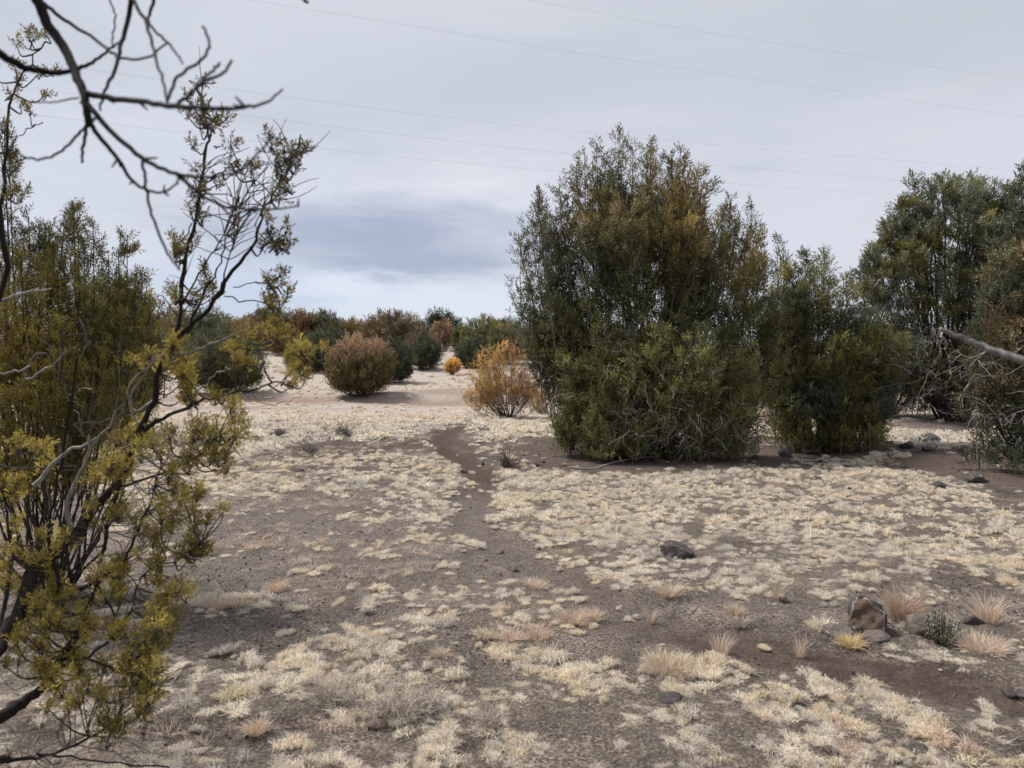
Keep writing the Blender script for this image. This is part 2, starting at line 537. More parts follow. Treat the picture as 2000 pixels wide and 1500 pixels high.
def ground_material():
    m, t = new_mat('desert_soil')
    out = t.n('ShaderNodeOutputMaterial')
    tc = t.n('ShaderNodeTexCoord')
    o = tc.outputs['Object']
    g = t.n('ShaderNodeAttribute', attribute_name='grass').outputs['Fac']
    pa = t.n('ShaderNodeAttribute', attribute_name='path').outputs['Fac']
    du = t.n('ShaderNodeAttribute', attribute_name='duff').outputs['Fac']
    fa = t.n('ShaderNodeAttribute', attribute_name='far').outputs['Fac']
    re = t.n('ShaderNodeAttribute', attribute_name='red').outputs['Fac']
    nb = t.noise(o, 1.3, 5, 0.6)
    nm = t.noise(o, 9.0, 6, 0.65)
    nf = t.noise(o, 60.0, 6, 0.7)
    soil = t.mix(t.ramp(nb, 0.3, 0.7), (0.056, 0.042, 0.035), (0.100, 0.077, 0.064))
    soil = t.mix(t.ramp(nm, 0.40, 0.72, 0, 0.55), soil, (0.18, 0.145, 0.122))
    soil = t.mix(t.ramp(nf, 0.52, 0.68, 0, 0.75), soil, (0.36, 0.31, 0.265))
    soil = t.mix(t.ramp(nf, 0.49, 0.32, 0, 0.9), soil, (0.045, 0.034, 0.028))
    nl = t.n('ShaderNodeMapping', {0: o})
    nl.inputs['Scale'].default_value = (22, 70, 22)
    lit = t.noise(nl.outputs[0], 1.0, 5, 0.7, 1.2)
    soil = t.mix(t.ramp(lit, 0.58, 0.70, 0, 0.7), soil, (0.42, 0.36, 0.31))
    # pebble chips
    vo = t.n('ShaderNodeTexVoronoi', {'Vector': o, 'Scale': 75.0})
    chip = t.ramp(vo.outputs['Distance'], 0.28, 0.16, 0, 0.55)
    soil = t.mix(t.math('MULTIPLY', chip, t.ramp(nm, 0.42, 0.6)), soil, t.mix(vo.outputs['Color'], (0.12, 0.10, 0.095), (0.40, 0.35, 0.32)))
    pathc = t.mix(t.ramp(nm, 0.3, 0.7), (0.058, 0.040, 0.031), (0.102, 0.074, 0.059))
    pathc = t.mix(t.ramp(nf, 0.52, 0.72, 0, 0.3), pathc, (0.19, 0.145, 0.12))
    c = t.mix(pa, soil, pathc)
    thatch = t.mix(t.ramp(nf, 0.35, 0.65), (0.12, 0.095, 0.075), (0.46, 0.39, 0.31))
    bare = t.n('ShaderNodeAttribute', attribute_name='bare').outputs['Fac']
    c = t.mix(t.math('MULTIPLY', bare, t.ramp(nm, 0.25, 0.6, .35, .8)), c, t.mix(t.ramp(nf, 0.38, 0.62), (0.080, 0.063, 0.054), (0.29, 0.245, 0.215)))
    nst = t.noise(o, 2.6, 6, 0.62, 0.6)
    straw = t.math('MULTIPLY', t.ramp(nst, 0.50, 0.64), t.ramp(nf, 0.42, 0.60))
    c = t.mix(t.math('MULTIPLY', t.math('MULTIPLY', straw, t.math('SUBTRACT', 1.0, pa)), 0.6), c, (0.46, 0.36, 0.29))
    c = t.mix(t.math('MULTIPLY', g, 0.2), c, thatch)
    duffc = t.mix(t.ramp(nf, 0.35, 0.7), (0.075, 0.053, 0.043), (0.19, 0.145, 0.12))
    c = t.mix(du, c, duffc)
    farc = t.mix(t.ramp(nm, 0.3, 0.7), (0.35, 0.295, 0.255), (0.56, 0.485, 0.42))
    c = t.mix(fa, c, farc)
    c = t.mix(re, c, t.mix(t.ramp(nm, 0.3, 0.7), (0.20, 0.13, 0.10), (0.34, 0.24, 0.19)))
    h = t.math('ADD', t.math('MULTIPLY', nf, 0.5), t.math('MULTIPLY', nm, 1.2))
    h = t.math('ADD', h, t.math('MULTIPLY', chip, 0.5))
    bp = t.n('ShaderNodeBump', {'Height': h, 'Strength': 1.0, 'Distance': 0.035})
    p = t.n('ShaderNodeBsdfPrincipled', {'Base Color': c, 'Roughness': 0.95, 'Normal': bp.outputs[0]})
    p.inputs['Specular IOR Level'].default_value = 0.15
    t.t.links.new(p.outputs[0], out.inputs[0])
    return m


# ------------------------------------------------------------------ the ground sheet
def build_ground():
    rad = [0.0, 0.4, 0.8]
    r_ = 1.1
    while r_ < 900:
        rad.append(r_)
        r_ *= 1.0175 if r_ < 110 else 1.10
    rad = np.array(rad)
    fine = np.radians(np.linspace(-44, 44, 400))
    coarse = np.radians(np.linspace(44, 316, 60))[1:-1]
    ang = np.concatenate([fine, coarse])
    A, Rr = np.meshgrid(ang, rad)
    X = Rr * np.sin(A); Y = Rr * np.cos(A)
    Z = terr(X, Y)
    dist = np.hypot(X, Y)
    near = 1 - sstep(dist, 8, 22)
    Z = Z + near * ((fbm(X * 9, Y * 9, 31, 3) - 0.5) * 0.022)
    G = grass_mask(X, Y)
    Z = Z + G * 0.012 * near
    na, nr = len(ang), len(rad)
    idx = np.arange(nr * na).reshape(nr, na)
    nx = np.roll(idx, -1, 1)
    q = np.stack([idx[:-1], idx[1:], nx[1:], nx[:-1]], -1).reshape(-1, 4)
    v = np.stack([X, Y, Z], -1).reshape(-1, 3)
    me = bpy.data.meshes.new('ground')
    me.vertices.add(len(v)); me.vertices.foreach_set('co', v.astype(np.float32).ravel())
    me.loops.add(q.size); me.loops.foreach_set('vertex_index', q.astype(np.int32).ravel())
    me.polygons.add(len(q)); me.polygons.foreach_set('loop_start', np.arange(0, q.size, 4, dtype=np.int32))
    me.polygons.foreach_set('use_smooth', np.ones(len(q), bool))
    me.update()
    dp = dist_poly(X, Y, PATH_W)
    pth = (1 - sstep(dp + 0.24 * (fbm(X * 3, Y * 3, 8, 3) - 0.5), 0.12, 0.30)) * (.8 + .2 * sstep(Y, 4.5, 7))
    d2 = dist_poly(X, Y, TRACK2)
    pth = np.maximum(pth, .7 * (1 - sstep(cover(X, Y), .15, .4)) * (Y > 11) * (Y < 19))
    pth = np.maximum(pth, 0.8 * (1 - sstep(d2 + 0.6 * (vnoise(X * 1.2, Y * 1.2, 9) - 0.5), 0.3, 0.9)))
    du = np.zeros_like(X)
    for cx, cy, rr in DUFF:
        du = np.maximum(du, 1 - sstep(np.hypot(X - cx, Y - cy) + 0.9 * (fbm(X * 1.4, Y * 1.4, 10) - 0.5), rr * 0.75, rr * 1.2))
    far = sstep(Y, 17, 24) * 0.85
    red = red_bank(X, Y)
    px_, py_ = project(X, Y, Z)
    bare = (1 - sstep(px_, 950, 1500)) * (1 - sstep(py_, 1230, 1330)) * sstep(py_, 930, 1000) * (1 - G)
    bare = np.maximum(bare, .8 * np.exp(-((py_ - 1190) / 50) ** 2) * (1 - G)) * (Y > .5)
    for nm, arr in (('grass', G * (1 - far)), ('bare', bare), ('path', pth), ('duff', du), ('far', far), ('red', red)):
        a = me.attributes.new(nm, 'FLOAT', 'POINT')
        a.data.foreach_set('value', arr.astype(np.float32).ravel())
    me.materials.append(ground_material())
    o = bpy.data.objects.new('ground', me)
    COL.objects.link(o)
    o['kind'] = 'structure'
    o['label'] = 'dry desert ground of brown soil and pale thatch rising to a low hill'
    return o


build_ground()

# ------------------------------------------------------------------ scattered stuff by geometry nodes


def blades(r, n, rad, hmin, hmax, lean, width, seg=2, curl=0.4, spread=1.0):
    """a tuft of n bent blades as quads; colour is a pale multiplier"""
    acc = Acc()
    a = r.uniform(0, 2 * math.pi, n)
    rr = rad * np.sqrt(r.uniform(0, 1, n))
    base = np.stack([np.cos(a) * rr, np.sin(a) * rr, np.full(n, -0.004)], -1)
    az = a + r.normal(0, 0.7, n)
    tilt = np.radians(lean) * r.uniform(0.15, 1.0, n) * (0.45 + 0.55 * rr / rad)
    L = r.uniform(hmin, hmax, n)
    d0 = np.stack([np.cos(az) * np.sin(tilt), np.sin(az) * np.sin(tilt), np.cos(tilt)], -1)
    t2 = tilt + curl * r.uniform(0.3, 1.6, n)
    d1 = np.stack([np.cos(az) * np.sin(t2), np.sin(az) * np.sin(t2), np.cos(t2)], -1)
    p0 = base; p1 = base + d0 * (L * .55)[:, None]; p2 = p1 + d1 * (L * .5)[:, None]
    s = norm(np.cross(d0, r.normal(size=(n, 3))))
    w = width * r.uniform(.7, 1.3, n)[:, None]
    V = np.stack([p0 - s * w * .5, p0 + s * w * .5, p1 + s * w * .42, p1 - s * w * .42, p2 + s * w * .12, p2 - s * w * .12], 1)
    i = np.arange(n)[:, None] * 6
    q = np.concatenate([i + np.array([[0, 1, 2, 3]]), i + np.array([[3, 2, 4, 5]])], 0)
    br = r.uniform(0.68, 1.12, (n, 1, 1)) * np.array([[1.0], [1.0], [1.0], [1.0], [1.03], [1.03]])
    hue = 1 + r.normal(0, 0.03, (n, 1, 3))
    acc.add(V, q, (np.ones((n, 6, 3)) * br * hue).reshape(-1, 3))
    return acc


def cushion(r, n, rad, top, width):
    """a low dome of fine curled blades"""
    acc = Acc()
    a = r.uniform(0, 2 * math.pi, n)
    cz = r.uniform(0.03, 1, n) ** .8
    sz = np.sqrt(1 - cz ** 2)
    lob = 1 + .22 * np.sin(a * 3 + r.uniform(0, 6)) + .12 * np.sin(a * 5 + r.uniform(0, 6))
    tip = np.stack([np.cos(a) * sz * rad * lob, np.sin(a) * sz * rad * lob, cz * top], -1) * r.uniform(.72, 1.15, (n, 1))
    b = np.stack([tip[:, 0] * .35, tip[:, 1] * .35, np.full(n, -.004)], -1) + r.normal(0, rad * .10, (n, 3)) * [1, 1, 0]
    m = (b + tip) / 2 + np.array([0, 0, 1.0]) * (top * r.uniform(.05, .42, n))[:, None] + r.normal(0, rad * .09, (n, 3))
    tip = tip + r.normal(0, rad * .14, (n, 3)) - np.array([0, 0, top * .12])
    tip[:, 2] = np.maximum(tip[:, 2], .002)
    s = norm(np.cross(tip - b, r.normal(size=(n, 3)))) * (width * r.uniform(.6, 1.3, n))[:, None]
    V = np.stack([b - s * .5, b + s * .5, m + s * .45, m - s * .45, tip + s * .12, tip - s * .12], 1)
    i = np.arange(n)[:, None] * 6
    q = np.concatenate([i + np.array([[0, 1, 2, 3]]), i + np.array([[3, 2, 4, 5]])], 0)
    br = r.uniform(0.78, 1.14, (n, 1, 1)); hue = 1 + r.normal(0, 0.03, (n, 1, 3))
    acc.add(V, q, (np.ones((n, 6, 3)) * br * hue).reshape(-1, 3))
    return acc


def template_collection(name, objs):
    c = bpy.data.collections.new(name)
    for o in objs:
        if o.name in COL.objects:
            COL.objects.unlink(o)
        c.objects.link(o)
    return c


def scatter(name, label, cat, P, rot, scl, idx, tint, coll, mat):
    me = bpy.data.meshes.new(name)
    n = len(P)
    me.vertices.add(n); me.vertices.foreach_set('co', P.astype(np.float32).ravel())
    for nm, ty, arr, key in (('rot', 'FLOAT_VECTOR', rot, 'vector'), ('scl', 'FLOAT_VECTOR', scl, 'vector'), ('idx', 'INT', idx, 'value'), ('tint', 'FLOAT', tint, 'value')):
        a = me.attributes.new(nm, ty, 'POINT')
        a.data.foreach_set(key, np.asarray(arr, np.int32 if ty == 'INT' else np.float32).ravel())
    me.materials.append(mat)
    o = bpy.data.objects.new(name, me)
    COL.objects.link(o)
    ng = bpy.data.node_groups.new(name + '_scatter', 'GeometryNodeTree')
    ng.interface.new_socket('Geometry', in_out='INPUT', socket_type='NodeSocketGeometry')
    ng.interface.new_socket('Geometry', in_out='OUTPUT', socket_type='NodeSocketGeometry')
    N = ng.nodes; L = ng.links
    gi = N.new('NodeGroupInput'); go = N.new('NodeGroupOutput')
    ci = N.new('GeometryNodeCollectionInfo')
    ci.inputs['Collection'].default_value = coll
    ci.inputs['Separate Children'].default_value = True
    ci.inputs['Reset Children'].default_value = True
    ip = N.new('GeometryNodeInstanceOnPoints')
    ip.inputs['Pick Instance'].default_value = True

    def attr(nm, dt):
        a = N.new('GeometryNodeInputNamedAttribute')
        a.data_type = dt
        a.inputs['Name'].default_value = nm
        return next(s for s in a.outputs if s.enabled and s.name == 'Attribute')
    e2r = N.new('FunctionNodeEulerToRotation')
    L.new(attr('rot', 'FLOAT_VECTOR'), e2r.inputs[0])
    L.new(gi.outputs[0], ip.inputs['Points'])
    L.new(ci.outputs[0], ip.inputs['Instance'])
    L.new(attr('idx', 'INT'), ip.inputs['Instance Index'])
    L.new(e2r.outputs[0], ip.inputs['Rotation'])
    L.new(attr('scl', 'FLOAT_VECTOR'), ip.inputs['Scale'])
    L.new(ip.outputs[0], go.inputs[0])
    md = o.modifiers.new('scatter', 'NODES')
    md.node_group = ng
    o['kind'] = 'stuff'; o['label'] = label; o['category'] = cat
    return o


def jitter_grid(d0, d1, sp, r, half=40):
    """jittered points between two distances inside the view wedge and a margin"""
    X0 = d1 * math.sin(math.radians(half))
    xs = np.arange(-X0, X0, sp); ys = np.arange(max(d0 * 0.70, 0.8), d1, sp)
    X, Y = np.meshgrid(xs, ys)
    X = X + r.uniform(-.5, .5, X.shape) * sp; Y = Y + r.uniform(-.5, .5, X.shape) * sp
    X = X.ravel(); Y = Y.ravel()
    D = np.hypot(X, Y)
    m = (D >= d0) & (D < d1) & (np.abs(np.arctan2(X, Y)) < math.radians(half))
    return X[m], Y[m]


CREAM, YEL, PINK, GREY = (0.88, 0.80, 0.68), (0.88, 0.77, 0.58), (0.76, 0.61, 0.50), (0.60, 0.55, 0.49)
M_GRASS = grass_material('blond_grass', [(0.0, GREY), (0.22, (0.76, 0.68, 0.58)), (0.5, CREAM), (0.72, (0.84, 0.73, 0.57)), (0.86, YEL), (1.0, PINK)])
M_RUSSET = grass_material('russet_grass', [(0.0, (0.62, 0.56, 0.50)), (0.45, PINK), (0.8, (0.76, 0.62, 0.47)), (1.0, (0.72, 0.55, 0.43))])


def build_grass():
    r = np.random.default_rng(11)
    tn, tm, tf = [], [], []
    def mat(parts, n, rad, top, width):
        a = Acc()
        for q in range(parts):
            c_ = cushion(r, int(n / parts ** .6), rad * (r.uniform(.5, .95) if parts > 1 else 1), top * r.uniform(.75, 1.25), width)
            off = (r.normal(0, rad * .75, 3) * [1, 1, 0] if q else np.zeros(3)).astype(float)
            for v_, c2 in zip(c_.v, c_.c):
                a.add(v_ + off, c_.q[0], c2 * r.uniform(.86, 1.08))
        return a
    for k in range(12):
        tn.append(mat(1 + k % 4, 250, 0.058, r.uniform(.024, .044), 0.0023).build('grass_tuft_near', M_GRASS))
    for k in range(5):
        tm.append(mat(1 + k % 3, 110, 0.060, r.uniform(.030, .048), 0.0048).build('grass_tuft_mid', M_GRASS))
    for k in range(4):
        tf.append(cushion(r, 44, 0.075, .045, 0.012).build('grass_tuft_wide', M_GRASS))
    objs = tn + tm + tf
    for i, o in enumerate(objs):
        o.name = 'a%03d_grass_template' % i
    coll = template_collection('grass_templates', objs)
    P, ID, SC = [], [], []
    for d0, d1, sp, lo, n, s in ((1.3, 7.5, 0.080, 0, 12, .74), (7.5, 14, 0.090, 12, 5, .86), (14, 24, 0.14, 17, 4, 1.35), (24, 42, 0.34, 17, 4, 1.6), (42, 85, 0.75, 17, 4, 2.4)):
        X, Y = jitter_grid(d0, d1, sp, r, 42 if d1 < 25 else 36)
        g = grass_mask(X, Y)
        gap = sstep(fbm(X * 5.5, Y * 5.5, 77, 2) + .22 * (cover(X, Y) - .6), 0.41, 0.51)
        keep = r.uniform(0, 1, len(X)) < g * (gap * .95 + .05) + 0.02
        X, Y, g = X[keep], Y[keep], g[keep]
        P.append(np.stack([X, Y, terr(X, Y) + 0.004], -1))
        ID.append(r.integers(lo, lo + n, len(X)))
        size = s * np.exp(np.clip(r.normal(-.04, .36, len(X)), -.9, .5)) * (0.72 + 0.28 * g) * (0.8 + 0.5 * fbm(X * 1.1, Y * 1.1, 71, 2))
        SC.append(np.stack([size * r.uniform(.72, 1.4, len(X)), size * r.uniform(.72, 1.4, len(X)), size * r.uniform(0.6, 1.35, len(X))], -1))
    P = np.concatenate(P); ID = np.concatenate(ID); SC = np.concatenate(SC)
    n = len(P)
    rot = np.stack([r.normal(0, .12, n), r.normal(0, .12, n), r.uniform(0, 6.28, n)], -1)
    lowf = fbm(P[:, 0] * 0.5, P[:, 1] * 0.5, 51, 3)
    tint = np.clip(0.40 + (lowf - 0.5) * 1.0 + r.normal(0, 0.20, n), 0, 1)
    tint = np.where(P[:, 1] > 19, .22 + .25 * r.uniform(0, 1, n), tint)
    tint = np.where((P[:, 1] > 19) & (r.uniform(0, 1, n) < 0.3), 0.97, tint)
    print('grass tufts', n)
    scatter('dry_grass', 'mats of short blond dry grass covering most of the brown soil', 'grass', P, rot, SC, ID, tint, coll, M_GRASS)
    # taller, pinker, sparser bunches
    tt = [blades(r, 46, 0.05, 0.05, 0.125, 62, 0.0028, curl=0.5).build('x', M_RUSSET) for _ in range(5)]
    for i, o in enumerate(tt):
        o.name = 'b%03d_bunch_template' % i
    coll2 = template_collection('bunch_templates', tt)
    X, Y = jitter_grid(1.6, 16, 0.13, r)
    g = cover(X, Y)
    dp = dist_poly(X, Y, PATH_W)
    clump = fbm(X * 0.9, Y * 0.9, 61, 3)
    pr = np.where(g < 0.5, 0.55, 0.07) * sstep(clump, 0.44, 0.62) * sstep(dp, 0.2, 0.36) * 1.3
    for cx, cy, rr in DUFF:
        pr = pr * sstep(np.hypot(X - cx, Y - cy), rr * .8, rr * 1.2)
    k = r.uniform(0, 1, len(X)) < pr
    X, Y = X[k], Y[k]; n = len(X)
    P = np.stack([X, Y, terr(X, Y)], -1)
    s = r.uniform(0.25, 0.85, n)
    SC = np.stack([s * 1.2, s * 1.2, s * r.uniform(.45, 1.0, n)], -1)
    rot = np.stack([r.normal(0, .15, n), r.normal(0, .15, n), r.uniform(0, 6.28, n)], -1)
    scatter('russet_grass', 'thin russet and grey dry grass sprinkled over the bare soil', 'grass', P, rot, SC, r.integers(0, 5, n), r.uniform(0, 1, n), coll2, M_RUSSET)


build_grass()


def rock_mesh(r, sub=2, planes=7, squash=1.0, mat=None, name='rock', face=None, facecol=(0.20, 0.13, 0.095)):
    """angular stone about 1 unit wide sitting on z = 0, partly sunk"""
    import bmesh
    bm = bmesh.new()
    bmesh.ops.create_icosphere(bm, subdivisions=sub, radius=0.5)
    bm.verts.ensure_lookup_table()
    V = np.array([v.co[:] for v in bm.verts])
    off = r.uniform(0, 50, 3)
    d = norm(V)
    nn = fbm(d[:, 0] * 1.6 + off[0], d[:, 1] * 1.6 + d[:, 2] * 2.1 + off[1], int(off[2]), 3)
    V = V * (0.72 + 0.62 * nn)[:, None]
    hit = np.zeros(len(V))
    for k in range(planes):
        nrm = norm(r.normal(size=3))
        lim = r.uniform(0.26, 0.42)
        s = V @ nrm
        V = V - np.maximum(s - lim, 0)[:, None] * nrm[None] * 0.92
    if face is not None:
        nrm = norm(np.array(face[:3], float))
        s = V @ nrm
        over = np.maximum(s - face[3], 0)
        rough = (fbm(V[:, 0] * 6 + 3, V[:, 2] * 6 + V[:, 1] * 5, 5, 3) - 0.5) * 0.22
        V = V - over[:, None] * nrm[None] * 1.15 + np.where(over > 0, rough, 0)[:, None] * nrm[None]
        hit = (over > 0.012).astype(float)
    V[:, 2] *= squash
    V[:, 2] -= V[:, 2].min() * 0.62
    V += (fbm(V[:, 0] * 14, V[:, 1] * 14 + V[:, 2] * 11, 9, 2) - 0.5)[:, None] * 0.03 * d
    for v, c in zip(bm.verts, V):
        v.co = c
    me = bpy.data.meshes.new(name)
    bm.to_mesh(me); bm.free()
    at_ = me.color_attributes.new('Col', 'FLOAT_COLOR', 'POINT')
    C = np.ones((len(V), 4)); C[:, 3] = 0
    C[hit > 0] = (*facecol, 0.85)
    at_.data.foreach_set('color', C.astype(np.float32).ravel())
    me.materials.append(mat or M_ROCK)
    if sub >= 3:
        me.polygons.foreach_set('use_smooth', np.ones(len(me.polygons), bool))
    return me


def build_gravel():
    r = np.random.default_rng(23)
    objs = []
    for k in range(6):
        me = rock_mesh(r, 1, 5, r.uniform(.5, .9), M_STONE, 'pebble')
        o = bpy.data.objects.new('c%03d_pebble_template' % k, me)
        objs.append(o)
    for k in range(3):
        me = rock_mesh(r, 1, 5, r.uniform(.5, .9), M_ROCK, 'pebble')
        objs.append(bpy.data.objects.new('c%03d_pebble_template' % (k + 6), me))
    # short dead sticks
    for k in range(4):
        a = Acc()
        t = np.linspace(-.5, .5, 4)
        P = np.stack([t, r.normal(0, .06, 4), 0.04 + r.uniform(0, .05, 4)], -1)
        tubes(a, P, np.array([.022, .026, .022, .012]), 4, ((0.30, 0.26, 0.23), (.42, .37, .31), (.16, .12, .10), (.36, .28, .21))[k])
        o = a.build('stick', M_BARK); o.name = 'd%03d_stick_template' % k
        objs.append(o)
    coll = template_collection('litter_templates', objs)
    P, ID, S = [], [], []
    for d0, d1, sp, smin, smax in ((1.3, 5.5, 0.026, 0.005, 0.022), (5.5, 11, 0.050, 0.008, 0.026), (11, 22, 0.16, 0.015, 0.05)):
        X, Y = jitter_grid(d0, d1, sp, r)
        dp = dist_poly(X, Y, PATH_W)
        pr = 0.5 * sstep(fbm(X * 1.4, Y * 1.4, 81, 3), 0.34, 0.66) * (0.22 + 0.78 * sstep(dp, 0.15, 0.4))
        k = r.uniform(0, 1, len(X)) < pr
        X, Y = X[k], Y[k]
        P.append(np.stack([X, Y, terr(X, Y) + 0.002], -1))
        i = np.where(r.uniform(0, 1, len(X)) < .95, r.integers(0, 6, len(X)), r.integers(6, 9, len(X)))
        st = r.uniform(0, 1, len(X)) < 0.5
        i = np.where(st, r.integers(9, 13, len(X)), i)
        s = smin + (smax - smin) * r.uniform(0, 1, len(X)) ** 2.5
        s = np.where(st, s * 3.2 + 0.015, s)
        ID.append(i); S.append(np.stack([s, s, s], -1))
    P = np.concatenate(P); ID = np.concatenate(ID); S = np.concatenate(S)
    n = len(P)
    print('litter', n)
    rot = np.stack([r.normal(0, .1, n), r.normal(0, .1, n), r.uniform(0, 6.28, n)], -1)
    scatter('gravel', 'loose pebbles, chips and tiny dead sticks lying on the soil', 'gravel', P, rot, S, ID, np.zeros(n), coll, M_STONE)


build_gravel()


# ------------------------------------------------------------------ things
def thing(name, label, cat, loc, group=None):
    o = bpy.data.objects.new(name, None)
    COL.objects.link(o)
    o.location = tuple(float(a) for a in loc)
    o.empty_display_size = 0.3
    o['label'] = label; o['category'] = cat
    if group:
        o['group'] = group
    return o


def tag(o, label, cat, group=None):
    o['label'] = label; o['category'] = cat
    if group:
        o['group'] = group
    return o


# foliage colours (linear)
G_DARK = np.array((0.088, 0.097, 0.058)); G_MID = np.array((0.140, 0.143, 0.066)); G_LITE = np.array((0.245, 0.240, 0.088))
OLIVE = np.array((0.150, 0.135, 0.042)); GOLD = np.array((0.33, 0.235, 0.075)); RUST = np.array((0.38, 0.235, 0.11))
BROWN = np.array((0.185, 0.130, 0.070)); GREYG = np.array((0.125, 0.135, 0.098)); ORANGE = np.array((0.64, 0.385, 0.11))
YOL = np.array((0.30, 0.24, 0.060)); PINKB = np.array((0.33, 0.225, 0.15))
BARK = np.array((0.115, 0.095, 0.082)); BARKP = np.array((0.36, 0.33, 0.30)); BARKD = np.array((0.055, 0.045, 0.040))


def mixc(a, b, w):
    w = np.clip(w, 0, 1)[:, None]
    return a[None] * (1 - w) + b[None] * w if a.ndim == 1 and b.ndim == 1 else a * (1 - w) + b * w


def cones(cr, tk, A, axis, h, w, nP, fper, spray, colour, temps, r, bark, plume=.28, open_=0.0):
    """teardrop branch ends: apex A, axis, height h, half width w, each of nP little plumes"""
    K = len(A)
    if not K:
        return
    z = r.uniform(0.02, 1, (K, nP)) ** .8
    ang = r.uniform(0, 2 * math.pi, (K, nP))
    F = frames(axis, r)
    rad = np.cos(ang)[..., None] * F[:, None, :, 0] + np.sin(ang)[..., None] * F[:, None, :, 1]
    shp = np.clip(z * 1.75, 0, 1) ** 1.05 * (1 - .22 * z)
    rr = w[:, None] * shp * r.uniform(.25, 1, (K, nP)) ** .5
    L = h[:, None] * plume * (.55 + .45 * np.minimum(1, z * 2.5)) * r.uniform(.75, 1.25, (K, nP))
    ax = axis[:, None]
    D = norm(ax * .95 + rad * .42 + r.normal(0, .12, (K, nP, 3)))
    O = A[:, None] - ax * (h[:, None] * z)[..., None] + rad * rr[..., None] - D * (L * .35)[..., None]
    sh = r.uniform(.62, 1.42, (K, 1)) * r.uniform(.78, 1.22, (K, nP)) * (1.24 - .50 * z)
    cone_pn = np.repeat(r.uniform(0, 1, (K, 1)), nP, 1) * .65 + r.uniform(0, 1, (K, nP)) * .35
    # inner stick of each branch end
    n = 5
    t = np.linspace(0, 1, n)
    C = A[:, None] - axis[:, None] * (h[:, None] * (1 - t)[None] * 1.25)[..., None] + r.normal(0, .012, (K, n, 3))
    tubes(tk, C, np.tile(np.linspace(.011, .002, n) * (spray / .115), (K, 1)), 3, np.where(r.uniform(0, 1, (K, 1)) < .35, BARKP * .75, bark) * r.uniform(.7, 1.5, (K, 1)))
    O = O.reshape(-1, 3); D = D.reshape(-1, 3); L = L.ravel(); sh = sh.ravel(); cone_pn = cone_pn.ravel()
    if open_ > 0:
        k = r.uniform(0, 1, len(O)) > open_
        O, D, L, sh, cone_pn = O[k], D[k], L[k], sh[k], cone_pn[k]
    M = len(O)
    s_ = r.uniform(0, 1, (M, fper)) ** .85
    lat = r.normal(0, 1, (M, fper, 3)) * (.16 * L[:, None] * np.clip(1.05 - s_, .06, 1) ** .7)[..., None]
    P = (O[:, None] + D[:, None] * (L[:, None] * s_)[..., None] + lat).reshape(-1, 3)
    Dd = (D[:, None] + lat / (L[:, None, None] * .40) + r.normal(0, .28, (M, fper, 3))).reshape(-1, 3)
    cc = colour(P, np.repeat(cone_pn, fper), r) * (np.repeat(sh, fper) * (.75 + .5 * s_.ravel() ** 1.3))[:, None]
    ok = P[:, 2] > terr(P[:, 0], P[:, 1]) + .03
    add_sprays(cr, P[ok], Dd[ok], (spray * r.uniform(.7, 1.2, len(P)))[ok], cc[ok], temps, r)


